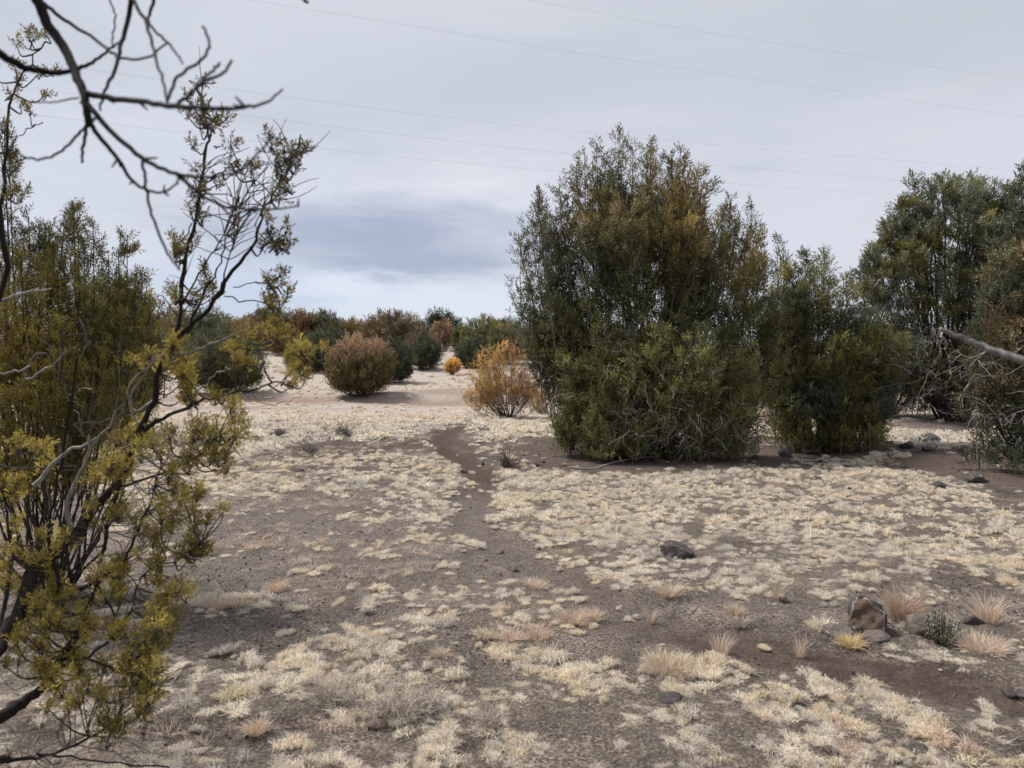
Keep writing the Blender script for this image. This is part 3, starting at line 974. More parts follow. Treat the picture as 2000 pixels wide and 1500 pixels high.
def juniper(name, label, cat, base, tips, r, colour, temps=T_MID, spray=0.17, R=0.30, t0=0.35, plume_gap=0.085, per=5, up=0.75,
            trunk_r=0.07, bark=BARK, dead=0, dead_len=(0.4, 0.9), dead_zone=(0.05, 0.5), group=None, crown_name='crown', bow=0.9,
            side=4, open_=0.0, thick=1.0, fills=(), fper=10, fdens=.85, dead_lobes=(), flame=.22, cone=None, nP=12):
    """an upright many-stemmed juniper: stems run from the base to the tips, plumes of sprays sit on them"""
    base = np.asarray(base, float)
    root = thing(name, label, cat, base, group)
    tk, cr = Acc(), Acc()
    for (tip, rs) in tips:
        tip = np.asarray(tip, float)
        b = base + np.array([*(r.normal(0, trunk_r * 1.2, 2)), -0.06])
        mid = np.array([b[0] + (tip[0] - b[0]) * bow, b[1] + (tip[1] - b[1]) * bow, b[2] + (tip[2] - b[2]) * r.uniform(.22, .42)])
        n = 12
        t = np.linspace(0, 1, n)[:, None]
        C = (1 - t) ** 2 * b + 2 * t * (1 - t) * mid + t * t * tip
        wob = r.normal(0, 1, (n, 3)) * 0.012 * np.sin(t * math.pi) * np.linalg.norm(tip - b)
        C = C + wob
        seglen = np.linalg.norm(np.diff(C, axis=0), axis=1)
        Ltot = seglen.sum()
        rad = trunk_r * thick * (0.20 + 0.36 * min(1, Ltot / 4)) * (1 - 0.93 * t[:, 0]) ** 0.9 + 0.003
        tubes(tk, C, rad, side, bark * r.uniform(.8, 1.25))
        K = max(4, int(Ltot * (1 - t0) / plume_gap))
        tt = t0 + (1 - t0) * (np.arange(K) + r.uniform(0, 1, K)) / K
        tt = np.minimum(tt, 0.995)
        ii = np.minimum((tt * (n - 1)).astype(int), n - 2); ff = (tt * (n - 1) - ii)[:, None]
        O = C[ii] * (1 - ff) + C[ii + 1] * ff
        T = norm(C[ii + 1] - C[ii])
        az = r.uniform(0, 2 * math.pi, K)
        out = np.stack([np.cos(az), np.sin(az), np.zeros(K)], -1)
        u = (tt - t0) / (1 - t0)
        prof = np.clip(np.minimum(1.0, 0.45 + u * 2.2) * (1 - u) ** 0.75 + 0.12, 0.12, 1)
        Lp = R * rs * prof * r.uniform(.6, 1.25, K)
        ups = up * .82
        Dp = norm(out * (1 - ups) + (T * 0.4 + np.array([0, 0, 0.6])) * ups + r.normal(0, .12, (K, 3)))
        if open_ > 0:
            kp = r.uniform(0, 1, K) > open_
            O, Dp, Lp, T, K = O[kp], Dp[kp], Lp[kp], T[kp], int(kp.sum())
            if K == 0:
                continue
        # branchlet tubes
        m = r.uniform(0, 1, K) < 0.5
        if m.any():
            s = np.linspace(0, 1, 4)
            Pb = O[m][:, None] + Dp[m][:, None] * (Lp[m][:, None] * s[None])[..., None]
            tubes(tk, Pb, np.tile(np.linspace(0.006, 0.002, 4) * (spray / 0.15), (m.sum(), 1)), 3, bark * 1.2)
        s = r.uniform(0.05, 1.0, (K, per))
        Ps = O[:, None] + Dp[:, None] * (Lp[:, None] * s)[..., None] + r.normal(0, 0.18, (K, per, 3)) * (Lp * 0.5)[:, None, None]
        Ds = Dp[:, None] + r.normal(0, 0.42, (K, per, 3)) + np.array([0, 0, 0.25])
        Ps = Ps.reshape(-1, 3); Ds = Ds.reshape(-1, 3)
        pn = np.repeat(r.uniform(0, 1, K), per)
        Cc = colour(Ps, pn, r)
        gz = terr(Ps[:, 0], Ps[:, 1])
        ok = Ps[:, 2] > gz + 0.03
        add_sprays(cr, Ps[ok], Ds[ok], (spray * r.uniform(.7, 1.25, len(Ps)))[ok], Cc[ok], temps, r)
    if cone:
        TA = np.array([t_[0] for t_ in tips]); n_ = len(TA)
        axs = norm(np.stack([(TA[:, 0] - base[0]) * .06, (TA[:, 1] - base[1]) * .06, np.ones(n_)], -1) + r.normal(0, .05, (n_, 3)))
        rs_ = np.array([t_[1] for t_ in tips])
        cones(cr, tk, TA, axs, R * cone[0] * 1.45 * rs_ * r.uniform(.85, 1.2, n_), R * cone[1] * .95 * rs_, int(nP * 1.3), fper, spray, colour, temps, r, bark)
    for f in fills:
        fpx, fpy, frx, fry, fo, frd = f[:6]
        fd = base[1] + fo
        c = at(fpx, fpy, fd); ax = np.array([frx * fd / FPX, frd, fry * fd / FPX])
        a_, b_, c_ = ax[0] * ax[1], ax[0] * ax[2], ax[1] * ax[2]
        S = 4 * math.pi * ((a_ ** 1.6 + b_ ** 1.6 + c_ ** 1.6) / 3) ** (1 / 1.6)
        if cone:
            ch, cw = R * cone[0], R * cone[1]
            K = max(3, int(fdens * 1.3 * S / (2 * cw * ch * .62)))
            v = norm(r.normal(size=(K, 3)))
            v = v[(v[:, 1] < .30) | (r.uniform(0, 1, K) < .22)]; K = len(v)
            lump = fbm(v[:, 0] * 2.2 + fpx, v[:, 2] * 2.2 + v[:, 1] * 1.9, 33, 3)
            k = (r.uniform(.12, 1, K) ** .38) * (.76 + .40 * lump)
            axs = norm(v * np.array([.34, .34, .05]) + np.array([0, 0, 1.0]) + r.normal(0, .10, (K, 3)))
            h_ = ch * r.uniform(.65, 1.3, K) * (f[6] if len(f) > 6 else 1.0)
            A_ = c + v * ax * k[:, None] + axs * (h_ * .38)[:, None]
            cones(cr, tk, A_, axs, h_, cw * r.uniform(.75, 1.25, K), nP, fper, spray, colour, temps, r, bark)
            continue
        K = int(fdens * 1.15 * S / (R * .75) ** 2)
        v = norm(r.normal(size=(K, 3)))
        kb = (v[:, 1] < .35) | (r.uniform(0, 1, K) < .45)
        v = v[kb]; K = len(v)
        lump = fbm(v[:, 0] * 2.6 + fpx, v[:, 2] * 2.6 + v[:, 1] * 1.9, 33, 3)
        k = (r.uniform(0, 1, K) ** .38) * (.74 + .44 * lump)
        ctr = c + v * ax * k[:, None]
        A = norm(v * np.array([.42, .42, .15]) + np.array([0, 0, up * 1.0]) + r.normal(0, .16, (K, 3)))
        Lp = R * (f[6] if len(f) > 6 else 1.0) * r.uniform(.7, 1.35, K)
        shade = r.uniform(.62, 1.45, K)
        O = ctr - A * (Lp * .5)[:, None]
        m = r.uniform(0, 1, K) < .4
        if m.any():
            s_ = np.linspace(0, 1, 4)
            foot = O[m] - (A[m] * .6 + v[m] * .5) * (Lp[m] * .9)[:, None]
            Pb = foot[:, None] * (1 - s_)[None, :, None] + (O[m] + A[m] * (Lp[m] * .7)[:, None])[:, None] * s_[None, :, None]
            Pb = Pb + r.normal(0, .015, Pb.shape)
            tubes(tk, Pb, np.tile(np.linspace(.009, .002, 4) * (spray / .15), (m.sum(), 1)), 3, bark * r.uniform(.8, 2.2))
        s_ = r.uniform(0, 1, (K, fper)) ** .85
        lat = r.normal(0, 1, (K, fper, 3)) * (flame * Lp[:, None] * np.clip(1.08 - s_, .06, 1) ** .7)[..., None] * .6
        Ps = (O[:, None] + A[:, None] * (Lp[:, None] * s_)[..., None] + lat).reshape(-1, 3)
        Ds = (A[:, None] * 1.0 + lat / (Lp[:, None, None] * .45) + r.normal(0, .3, (K, fper, 3))).reshape(-1, 3)
        pn = np.repeat(r.uniform(0, 1, K), fper)
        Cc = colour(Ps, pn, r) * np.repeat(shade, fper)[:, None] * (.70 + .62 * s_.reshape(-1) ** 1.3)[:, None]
        ok = Ps[:, 2] > terr(Ps[:, 0], Ps[:, 1]) + .03
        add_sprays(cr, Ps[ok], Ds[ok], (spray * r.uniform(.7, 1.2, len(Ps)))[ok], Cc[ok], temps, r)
    trunk = tk.build('trunk', M_BARK, root, base, True)
    crown = cr.build(crown_name, M_LEAF, root, base)
    if dead:
        da = Acc()
        P0, lines, rads = [], [], []
        for k in range(dead):
            tip, rs = tips[r.integers(0, len(tips))]
            f = r.uniform(*dead_zone)
            tip = np.asarray(tip, float)
            c = base + (tip - base) * np.array([f * 1.5, f * 1.5, f])
            if dead_lobes:
                q_ = dead_lobes[r.integers(0, len(dead_lobes))]
                v_ = norm(r.normal(size=3)); v_[1] = -abs(v_[1])
                fd = base[1] + q_[4]
                c = at(q_[0], q_[1], fd) + v_ * np.array([q_[2] * fd / FPX, q_[5], q_[3] * fd / FPX])
                c[2] = max(c[2], float(terr(c[0], c[1])) + .1)
            a = r.uniform(0, 6.28)
            L = r.uniform(*dead_len)
            toward = norm(np.array([c[0] - base[0], c[1] - base[1], 0.0]) + r.normal(0, .4, 3) * np.array([1, 1, .3]))
            p = c.copy(); d = norm(toward + np.array([0, 0, r.uniform(-.5, .4)]))
            pts = [p.copy()]
            for s in range(6):
                d = norm(d + r.normal(0, .38, 3) + np.array([0, 0, -0.06]))
                p = p + d * L / 6
                pts.append(p.copy())
            lines.append(pts); rads.append(np.linspace(0.008, 0.0025, 7) * r.uniform(.7, 1.2))
            for w in range(2):
                q = pts[r.integers(2, 5)]; dd = norm(d + r.normal(0, .8, 3)); pp = [np.array(q)]
                for s in range(6):
                    dd = norm(dd + r.normal(0, .35, 3)); pp.append(pp[-1] + dd * L / 12)
                lines.append(pp); rads.append(np.linspace(0.005, 0.002, 7))
        lines = np.array(lines)
        lines[..., 2] = np.maximum(lines[..., 2], terr(lines[..., 0], lines[..., 1]) + 0.02)
        tubes(da, lines, np.array(rads) * r.uniform(.6, 1.6, (len(lines), 1)), 3, BARKP * r.uniform(.35, 1.1, (len(lines), 1)))
        d_ = da.build('dead_branches', M_BARK, root, base)
        d_['label'] = 'bleached bare twigs low in the crown'; d_['kind'] = 'stuff'
    return root


def px_tips(spec, d, r, jit=8, scale=1.0):
    """spec: (px, py, depth offset[, radius factor]) -> tips in the world at distance d + offset"""
    out = []
    for s in spec:
        p = at(s[0] + r.normal(0, jit), s[1] + r.normal(0, jit * .6), d + s[2])
        out.append((p, s[3] if len(s) > 3 else 1.0))
    return out


def lobe(px, py, rx, ry, d, rd, n, r, rs=1.0, front=0.35, zmin=0.15, flat=-0.45):
    """tips over an ellipsoid given in photograph pixels at distance d, real depth rd"""
    out = []
    c = at(px, py, d)
    ax, az = rx * d / FPX, ry * d / FPX
    while len(out) < n:
        v = norm(r.normal(size=3))
        if v[2] < flat:
            continue
        if v[1] > front and r.uniform() < 0.6:
            continue
        k = r.uniform(.80, 1.0)
        p = c + np.array([v[0] * ax, v[1] * rd, v[2] * az]) * k
        g = float(terr(p[0], p[1]))
        p[2] = max(p[2], g + zmin)
        out.append((p, rs))
    return out


# ---- the big juniper left of the right-hand group
def big_juniper():
    r = np.random.default_rng(101)
    base = ground_hit(1268, 886)
    D = base[1]
    tips = []
    sil = [(1018, 470, -.1, .8), (1035, 430, .2, .9), (1052, 388, 0, .8), (1084, 355, .1, .9), (1105, 385, -.3, .9), (1130, 322, .1, .9), (1150, 300, .3, .9), (1168, 284, 0, .9),
           (1190, 300, -.3, 1), (1212, 256, 0, 1.0), (1236, 285, .2, .9), (1262, 300, -.3, .9), (1278, 272, .1, .9), (1308, 290, 0, .8), (1322, 286, .2, .8),
           (1345, 318, -.1, 1.), (1362, 345, .2, .9), (1380, 395, -.2, .9), (1426, 388, .6, .7), (1410, 410, .8, .7), (1444, 420, .3, .6), (1462, 395, .5, .8),
           (1482, 440, .4, .9), (1494, 500, .2, .9), (1380, 480, -.6, 1.), (1320, 360, -.6, 1), (1210, 380, -.6, 1), (1150, 400, -.6, 1), (1080, 450, -.4, 1),
           (1250, 380, -.8, 1), (1300, 430, -.9, 1), (1060, 520, -.6, 1), (1110, 500, -.7, 1), (1180, 480, -.9, 1), (1360, 430, -.5, 1), (1240, 470, -1.0, 1),
           (1340, 500, -1.0, 1), (1420, 520, -.6, 1), (1450, 560, -.5, 1), (1505, 600, 0, .9), (1090, 580, -.8, 1), (1030, 560, -.2, 1), (1150, 560, -1.0, 1)]
    tips += px_tips(sil, D + .1, r, 5)
    # dense green skirt in front
    tips += lobe(1290, 735, 200, 130, D - 0.2, 1.6, 30, r, 1.0, front=0.2, flat=-0.75)
    tips += lobe(1180, 790, 95, 90, D - 0.5, 1.0, 8, r, .9, front=0.2, flat=-0.8)
    tips += lobe(1390, 800, 95, 80, D - 0.4, 1.0, 8, r, .9, front=0.2, flat=-0.8)
    tips += px_tips([(1130, 870, -.9), (1180, 885, -1.3), (1240, 895, -1.5), (1160, 850, -1.0), (1300, 830, -1.3), (1200, 860, -1.4), (1105, 830, -.5), (1340, 820, -1.4)], D, r, 8)

    def colour(P, pn, r):
        px, py = project(P[:, 0], P[:, 1], P[:, 2])
        n = fbm(P[:, 0] * 1.6, P[:, 2] * 1.1, 91, 3)
        c = mixc(G_DARK, G_MID, (n - .3) * 2.0 + pn * .4)
        low = sstep(py, 560, 640) * sstep(D - P[:, 1], 0.1, 0.7)
        c = mixc(c, G_LITE[None] * 1.15 * np.ones_like(c), low * (0.25 + 0.6 * (n - .3) + .45 * sstep(pn, .5, .9)) + 0.12 * pn)
        dry = sstep(py, 560, 400) * sstep(n + 0.25 * pn, 0.50, 0.72)
        c = mixc(c, BROWN[None] * 1.05 * np.ones_like(c), dry * .6)
        g = np.exp(-((px - 1330) / 70) ** 2 - ((py - 430) / 110) ** 2) + np.exp(-((px - 1140) / 28) ** 2 - ((py - 370) / 60) ** 2) + 0.9 * np.exp(-((px - 1455) / 45) ** 2 - ((py - 510) / 80) ** 2)
        c = mixc(c, GOLD[None] * np.ones_like(c), g * sstep(pn + n, .6, 1.2) * .95)
        c = mixc(c, OLIVE[None] * np.ones_like(c), 0.4 * sstep(pn, .65, .95))
        return c * r.uniform(.8, 1.2, (len(P), 1))
    t = juniper('juniper_tree', 'largest juniper, green skirt and browning pointed tops, standing alone beside the path', 'tree', base, tips, r, colour,
                spray=.115, R=.40, temps=T_BIG, cone=(2.6, .56), nP=14, fper=8, t0=.42, plume_gap=.12, per=4, trunk_r=.08, thick=.5, fdens=.92, dead=230, dead_len=(.25, .6), up=.72,
                fills=[(1290, 735, 200, 112, -.2, 1.5), (1180, 780, 88, 72, -.6, .9, .8), (1400, 770, 84, 62, -.4, .9, .8), (1215, 848, 85, 24, -.8, .7, .5), (1240, 570, 150, 180, .1, 1.1),
                       (1078, 570, 56, 185, .1, .6), (1075, 660, 48, 90, .2, .5), (1125, 690, 70, 90, 0, .7), (1120, 820, 50, 60, -.4, .6), (1345, 500, 60, 150, 0, .7), (1440, 620, 62, 140, .1, .6), (1455, 720, 55, 100, 0, .7), (1250, 480, 110, 110, -.5, .6), (1200, 420, 60, 70, .1, .5, .8), (1305, 420, 50, 60, .1, .5, .8), (1460, 510, 26, 50, .4, .3, .8)],
                dead_lobes=[(1310, 815, 160, 55, -.4, 1.35), (1310, 815, 160, 55, -.4, 1.35), (1310, 830, 150, 40, -.3, 1.3), (1290, 740, 190, 110, -.3, 1.45)])
    # thin grey bare boughs sticking out on the left side
    a, f = Acc(), Acc()
    for k in range(16):
        s = at(1075 + r.uniform(-10, 15), 700 - 15 * k % 90, D)
        e = at(990 + r.uniform(-5, 50), 560 + r.uniform(-30, 90), D + r.uniform(-.3, .3))
        m = (s + e) / 2 + np.array([-.12, 0, -.05])
        L = smooth_line([s, m, e], 8)
        tubes(a, L, np.linspace(.007, .0025, 8), 3, BARKP * .8)
        for w in range(3):
            i = r.integers(4, 8)
            e2 = L[i] + r.normal(0, .12, 3) + np.array([0, 0, .12])
            tubes(a, smooth_line([L[i], (L[i] + e2) / 2 + r.normal(0, .02, 3), e2], 5), np.linspace(.004, .0015, 5), 3, BARKP * .8)
            if r.uniform() < .6:
                add_sprays(f, np.array([e2 - [0, 0, .05]]), np.array([[0, 0, 1.]]), np.array([.1]), np.array([GREYG]), T_MID, r)
    o = a.build('bare_branches', M_BARK, t, base)
    o['label'] = 'thin grey bare branches reaching out on the left side'; o['kind'] = 'stuff'
    f.build('sparse_foliage', M_LEAF, t, base)
    return t


big_juniper()


def simple_colour(a, b, c=None, cw=0.3, seed=0, sc=1.5, top=None, zt=(1, 2)):
    def fn(P, pn, r):
        n = fbm(P[:, 0] * sc + 5, P[:, 2] * sc + P[:, 1] * .7, 200 + seed, 3)
        col = mixc(a, b, (n - .35) * 2.4 + (pn - .5) * .5)
        if c is not None:
            col = mixc(col, c[None] * np.ones_like(col), sstep(n + pn * .5, 1.0 - cw, 1.15 - cw * .6))
        if top is not None:
            col = mixc(col, top[None] * np.ones_like(col), sstep(P[:, 2], *zt) * .85)
        return col * r.uniform(.82, 1.18, (len(P), 1))
    return fn


def right_group():
    # second juniper, brown-olive, just right of the big one
    r = np.random.default_rng(102)
    base = ground_hit(1592, 876); D = base[1]
    tips = px_tips([(1517, 462, .3, .6), (1525, 500, .2, .8), (1540, 520, 0, .9), (1560, 524, 0, .8), (1582, 487, .1, .55), (1601, 487, 0, .55), (1590, 530, -.2, .9), (1620, 545, 0, 1),
                    (1650, 545, .1, .9), (1535, 560, -.4, 1), (1575, 570, -.5, 1), (1640, 600, -.4, 1), (1680, 610, 0, 1), (1710, 640, .1, 1), (1735, 690, 0, .9), (1520, 620, -.3, 1),
                    (1500, 560, .2, .9)], D, r, 4)
    tips += lobe(1610, 700, 120, 140, D, 1.0, 22, r, 1, front=.3, flat=-.35)
    tips += lobe(1620, 790, 115, 50, D - .2, .9, 16, r, .9, front=.2, flat=-.6)
    juniper('juniper_tree', 'olive-brown juniper bush directly right of the largest juniper', 'tree', base, tips, r,
            simple_colour(G_DARK * 1.25, OLIVE * 1.15, OLIVE * 1.5, .30, 3), spray=.115, R=.34, temps=T_BIG, cone=(2.5, .60), nP=13, fper=7, t0=.36, plume_gap=.13, per=4, trunk_r=.07, dead=70,
            dead_len=(.3, .6), dead_zone=(.2, .7), bark=BARKD * 1.3,
            fills=[(1615, 690, 118, 130, 0, .9), (1555, 620, 52, 85, 0, .6), (1620, 800, 118, 62, -.2, .8), (1700, 730, 66, 95, 0, .6), (1535, 760, 55, 95, 0, .6)], thick=.5, fdens=.9, dead_lobes=[(1640, 740, 100, 110, 0, .9)])
    # tall open juniper further right
    r = np.random.default_rng(103)
    base = ground_hit(1862, 822); D = base[1]
    tips = px_tips([(1672, 520, 0), (1701, 487, .2), (1732, 452, 0), (1750, 420, .4), (1767, 384, 0), (1793, 346, .1), (1820, 350, -.4), (1846, 334, 0), (1872, 350, .3), (1897, 346, 0),
                    (1920, 365, -.3), (1943, 342, 0), (1965, 360, .2), (1982, 380, 0), (2010, 430, 0), (1700, 560, -.5), (1740, 520, -.6), (1780, 470, -.8), (1820, 430, -.8), (1870, 420, -1),
                    (1920, 430, -1), (1960, 450, -.8), (1690, 600, 0), (2020, 520, 0), (1800, 400, -.3), (1760, 600, -.6), (1850, 500, -1.2), (1900, 520, -1.2)], D, r, 6)
    tips += lobe(1850, 520, 150, 150, D, 2.0, 16, r, 1, front=.5, flat=-.3)
    juniper('juniper_tree', 'tall open-crowned juniper with rounded grey-green top behind the right-hand bushes', 'tree', base, tips, r,
            simple_colour(G_DARK * 1.6, GREYG * 1.7, OLIVE * 1.2, .32, 5), spray=.165, R=.42, temps=T_BIG, cone=(1.5, .75), nP=9, fper=7, t0=.6, plume_gap=.16, per=5, up=.45, trunk_r=.13, dead=150, dead_len=(.6, 1.4),
            dead_zone=(.15, .55), bark=BARKD, bow=.55, thick=.7, flame=.36,
            fills=[(1860, 440, 92, 85, 0, 1.3, .8), (1765, 470, 42, 70, 0, .8, .8), (1710, 550, 42, 55, 0, .8, .8), (1940, 450, 50, 85, 0, 1., .8), (1850, 580, 130, 80, 0, 1.6), (1850, 710, 130, 70, 0, 1.6)],
            fdens=.68, dead_lobes=[(1840, 700, 130, 100, 0, 1.6)])
    # the one cut by the right edge
    r = np.random.default_rng(104)
    base = ground_hit(2085, 925); D = base[1]
    tips = px_tips([(1992, 345, 0, .8), (2010, 330, .2), (2040, 320, 0), (2090, 300, 0), (2150, 330, 0), (1975, 450, 0), (1960, 480, -.2), (1940, 520, 0), (1990, 480, -.4), (1920, 560, -.2),
                    (1960, 580, -.6), (1990, 640, -.8), (1930, 640, -.5), (1900, 690, -.2), (2030, 480, -.5)], D, r, 7)
    tips += lobe(2090, 600, 160, 220, D, 1.3, 16, r, 1, front=.4, flat=-.3)
    tips += px_tips([(1960, 870, -.3, .7), (1990, 890, -.5, .7), (1925, 850, 0, .7), (1900, 800, .1, .8)], D, r, 7)
    juniper('juniper_tree', 'dark juniper cut off by the right edge with tangled grey twigs below', 'tree', base, tips, r,
            simple_colour(G_DARK * 1.1, G_MID * 1.0, BROWN, .28, 6), spray=.125, R=.36, temps=T_BIG, cone=(2.0, .65), fper=7, t0=.42, plume_gap=.14, per=4, trunk_r=.10, dead=70,
            dead_len=(.3, .8), dead_zone=(.25, .75), bark=BARKD, fdens=1.05, thick=.6,
            fills=[(2090, 560, 120, 200, 0, 1.1), (1985, 620, 62, 110, 0, .8), (1995, 790, 70, 70, -.2, .9), (2120, 800, 120, 80, 0, 1.1)], dead_lobes=[(1985, 740, 105, 90, -.2, 1.0)])
    # dark bushes filling the gap behind
    for i, (px, py, w, top, lab, seed, cols) in enumerate([
        (1735, 812, 75, 600, 'dark green juniper bush in the gap behind the olive-brown juniper', 105, (G_DARK * .8, GREYG * .8)),
        (1545, 800, 60, 640, 'shaded juniper bush seen between the two middle junipers', 106, (G_DARK * .8, G_MID * .8)),
        (1960, 800, 90, 560, 'shaded juniper bush behind the right-edge juniper', 107, (G_DARK * .8, G_MID * .7)),
    ]):
        r = np.random.default_rng(seed)
        base = ground_hit(px, py); D = base[1]
        hh = py - top
        tips = lobe(px, py - hh * .45, w, hh * .55, D, w * D / FPX * .9, 16, r, 1, flat=-.5)
        juniper('juniper_bush', lab, 'bush', base, tips, r, simple_colour(*cols, BROWN * .7, .2, seed), temps=T_BIG, spray=.2, R=.5, cone=(1.8, .65), nP=9, t0=.35, plume_gap=.15, per=4,
                trunk_r=.08, dead=24, dead_len=(.5, 1.1), bark=BARKD, fills=[(px, py - hh * .47, w * .95, hh * .5, 0, w * D / FPX * .9)], fper=6)


right_group()


def left_trees():
    r = np.random.default_rng(110)
    base = ground_hit(100, 1160); D = base[1]
    tips = px_tips([(8, 255, 0, .5), (15, 330, .1, .6), (5, 400, .1, .8), (54, 421, 0, .6), (70, 440, .1, .7), (97, 441, .05, .5), (140, 394, 0, .45), (152, 402, .1, .4), (128, 450, 0, .7),
                    (181, 437, 0, .45), (170, 470, .1, .8), (245, 455, 0, .35), (232, 490, .05, .7), (210, 500, -.1, .9), (274, 530, .1, .4), (292, 593, .1, .6), (262, 570, 0, .9),
                    (200, 560, -.2, 1), (150, 540, -.3, 1), (90, 520, -.2, 1), (40, 520, -.3, 1), (240, 640, -.3, 1), (180, 650, -.4, 1), (120, 620, -.45, 1), (60, 650, -.4, 1), (10, 600, -.3, 1),
                    (280, 680, -.2, .9), (-40, 420, 0, 1), (-80, 460, 0, 1), (-50, 560, 0, 1)], D, r, 3)
    tips += lobe(90, 700, 190, 150, D, .75, 10, r, .9, front=.3, flat=-.6)

    def colour(P, pn, r):
        px, py = project(P[:, 0], P[:, 1], P[:, 2])
        n = fbm(P[:, 0] * 4, P[:, 2] * 3, 92, 3)
        c = mixc(OLIVE * 1.05, YOL * 1.35, (n - .35) * 2.2 + pn * .4)
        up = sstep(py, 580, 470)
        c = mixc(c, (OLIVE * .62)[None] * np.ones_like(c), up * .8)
        c = mixc(c, (GOLD * .95)[None] * np.ones_like(c), sstep(n + pn * .5, .85, 1.0) * .7)
        return c * r.uniform(.8, 1.2, (len(P), 1))
    juniper('juniper_tree', 'golden olive juniper on the left behind the nearest branches', 'tree', base, tips, r, colour, temps=T_MID, spray=.060, R=.19, cone=(2.3, .62), nP=11, fper=6, t0=.5,
            plume_gap=.09, per=4, trunk_r=.05, dead=60, dead_len=(.2, .5), dead_zone=(.3, .8), bark=BARK * .6, thick=.45, fdens=.95, flame=.30,
            fills=[(50, 600, 110, 150, 0, .5), (175, 600, 85, 120, 0, .45), (250, 650, 48, 80, 0, .3), (-60, 620, 120, 180, 0, .5), (110, 780, 160, 120, 0, .55), (60, 900, 120, 60, 0, .4)], dead_lobes=[(120, 780, 160, 160, 0, .5)])
    r = np.random.default_rng(111)
    base = ground_hit(190, 862); D = base[1]
    tips = lobe(190, 720, 140, 120, D, 1.3, 14, r, 1, flat=-.5) + px_tips([(262, 560, 0), (240, 550, .1), (300, 600, 0), (320, 640, 0), (285, 585, 0), (200, 540, 0)], D, r, 4)
    juniper('juniper_tree', 'broad olive juniper behind the golden left juniper, its slope falling to the right', 'tree', base, tips, r,
            simple_colour(G_DARK, OLIVE * .9, BROWN, .3, 8), spray=.17, R=.30, t0=.34, plume_gap=.10, per=4, trunk_r=.07, dead=40, temps=T_BIG, cone=(2.2, .65), nP=10, fper=6, fills=[(190, 715, 130, 120, 0, 1.1), (240, 640, 65, 60, 0, .6)])


left_trees()


# ---- the nearest juniper at the left edge, traced branch by branch at its own depths
def near_depth(px, py, z0):
    return z0 + 0.16 * math.sin(px / 130.0 + 0.6) + 0.12 * math.cos(py / 150.0)


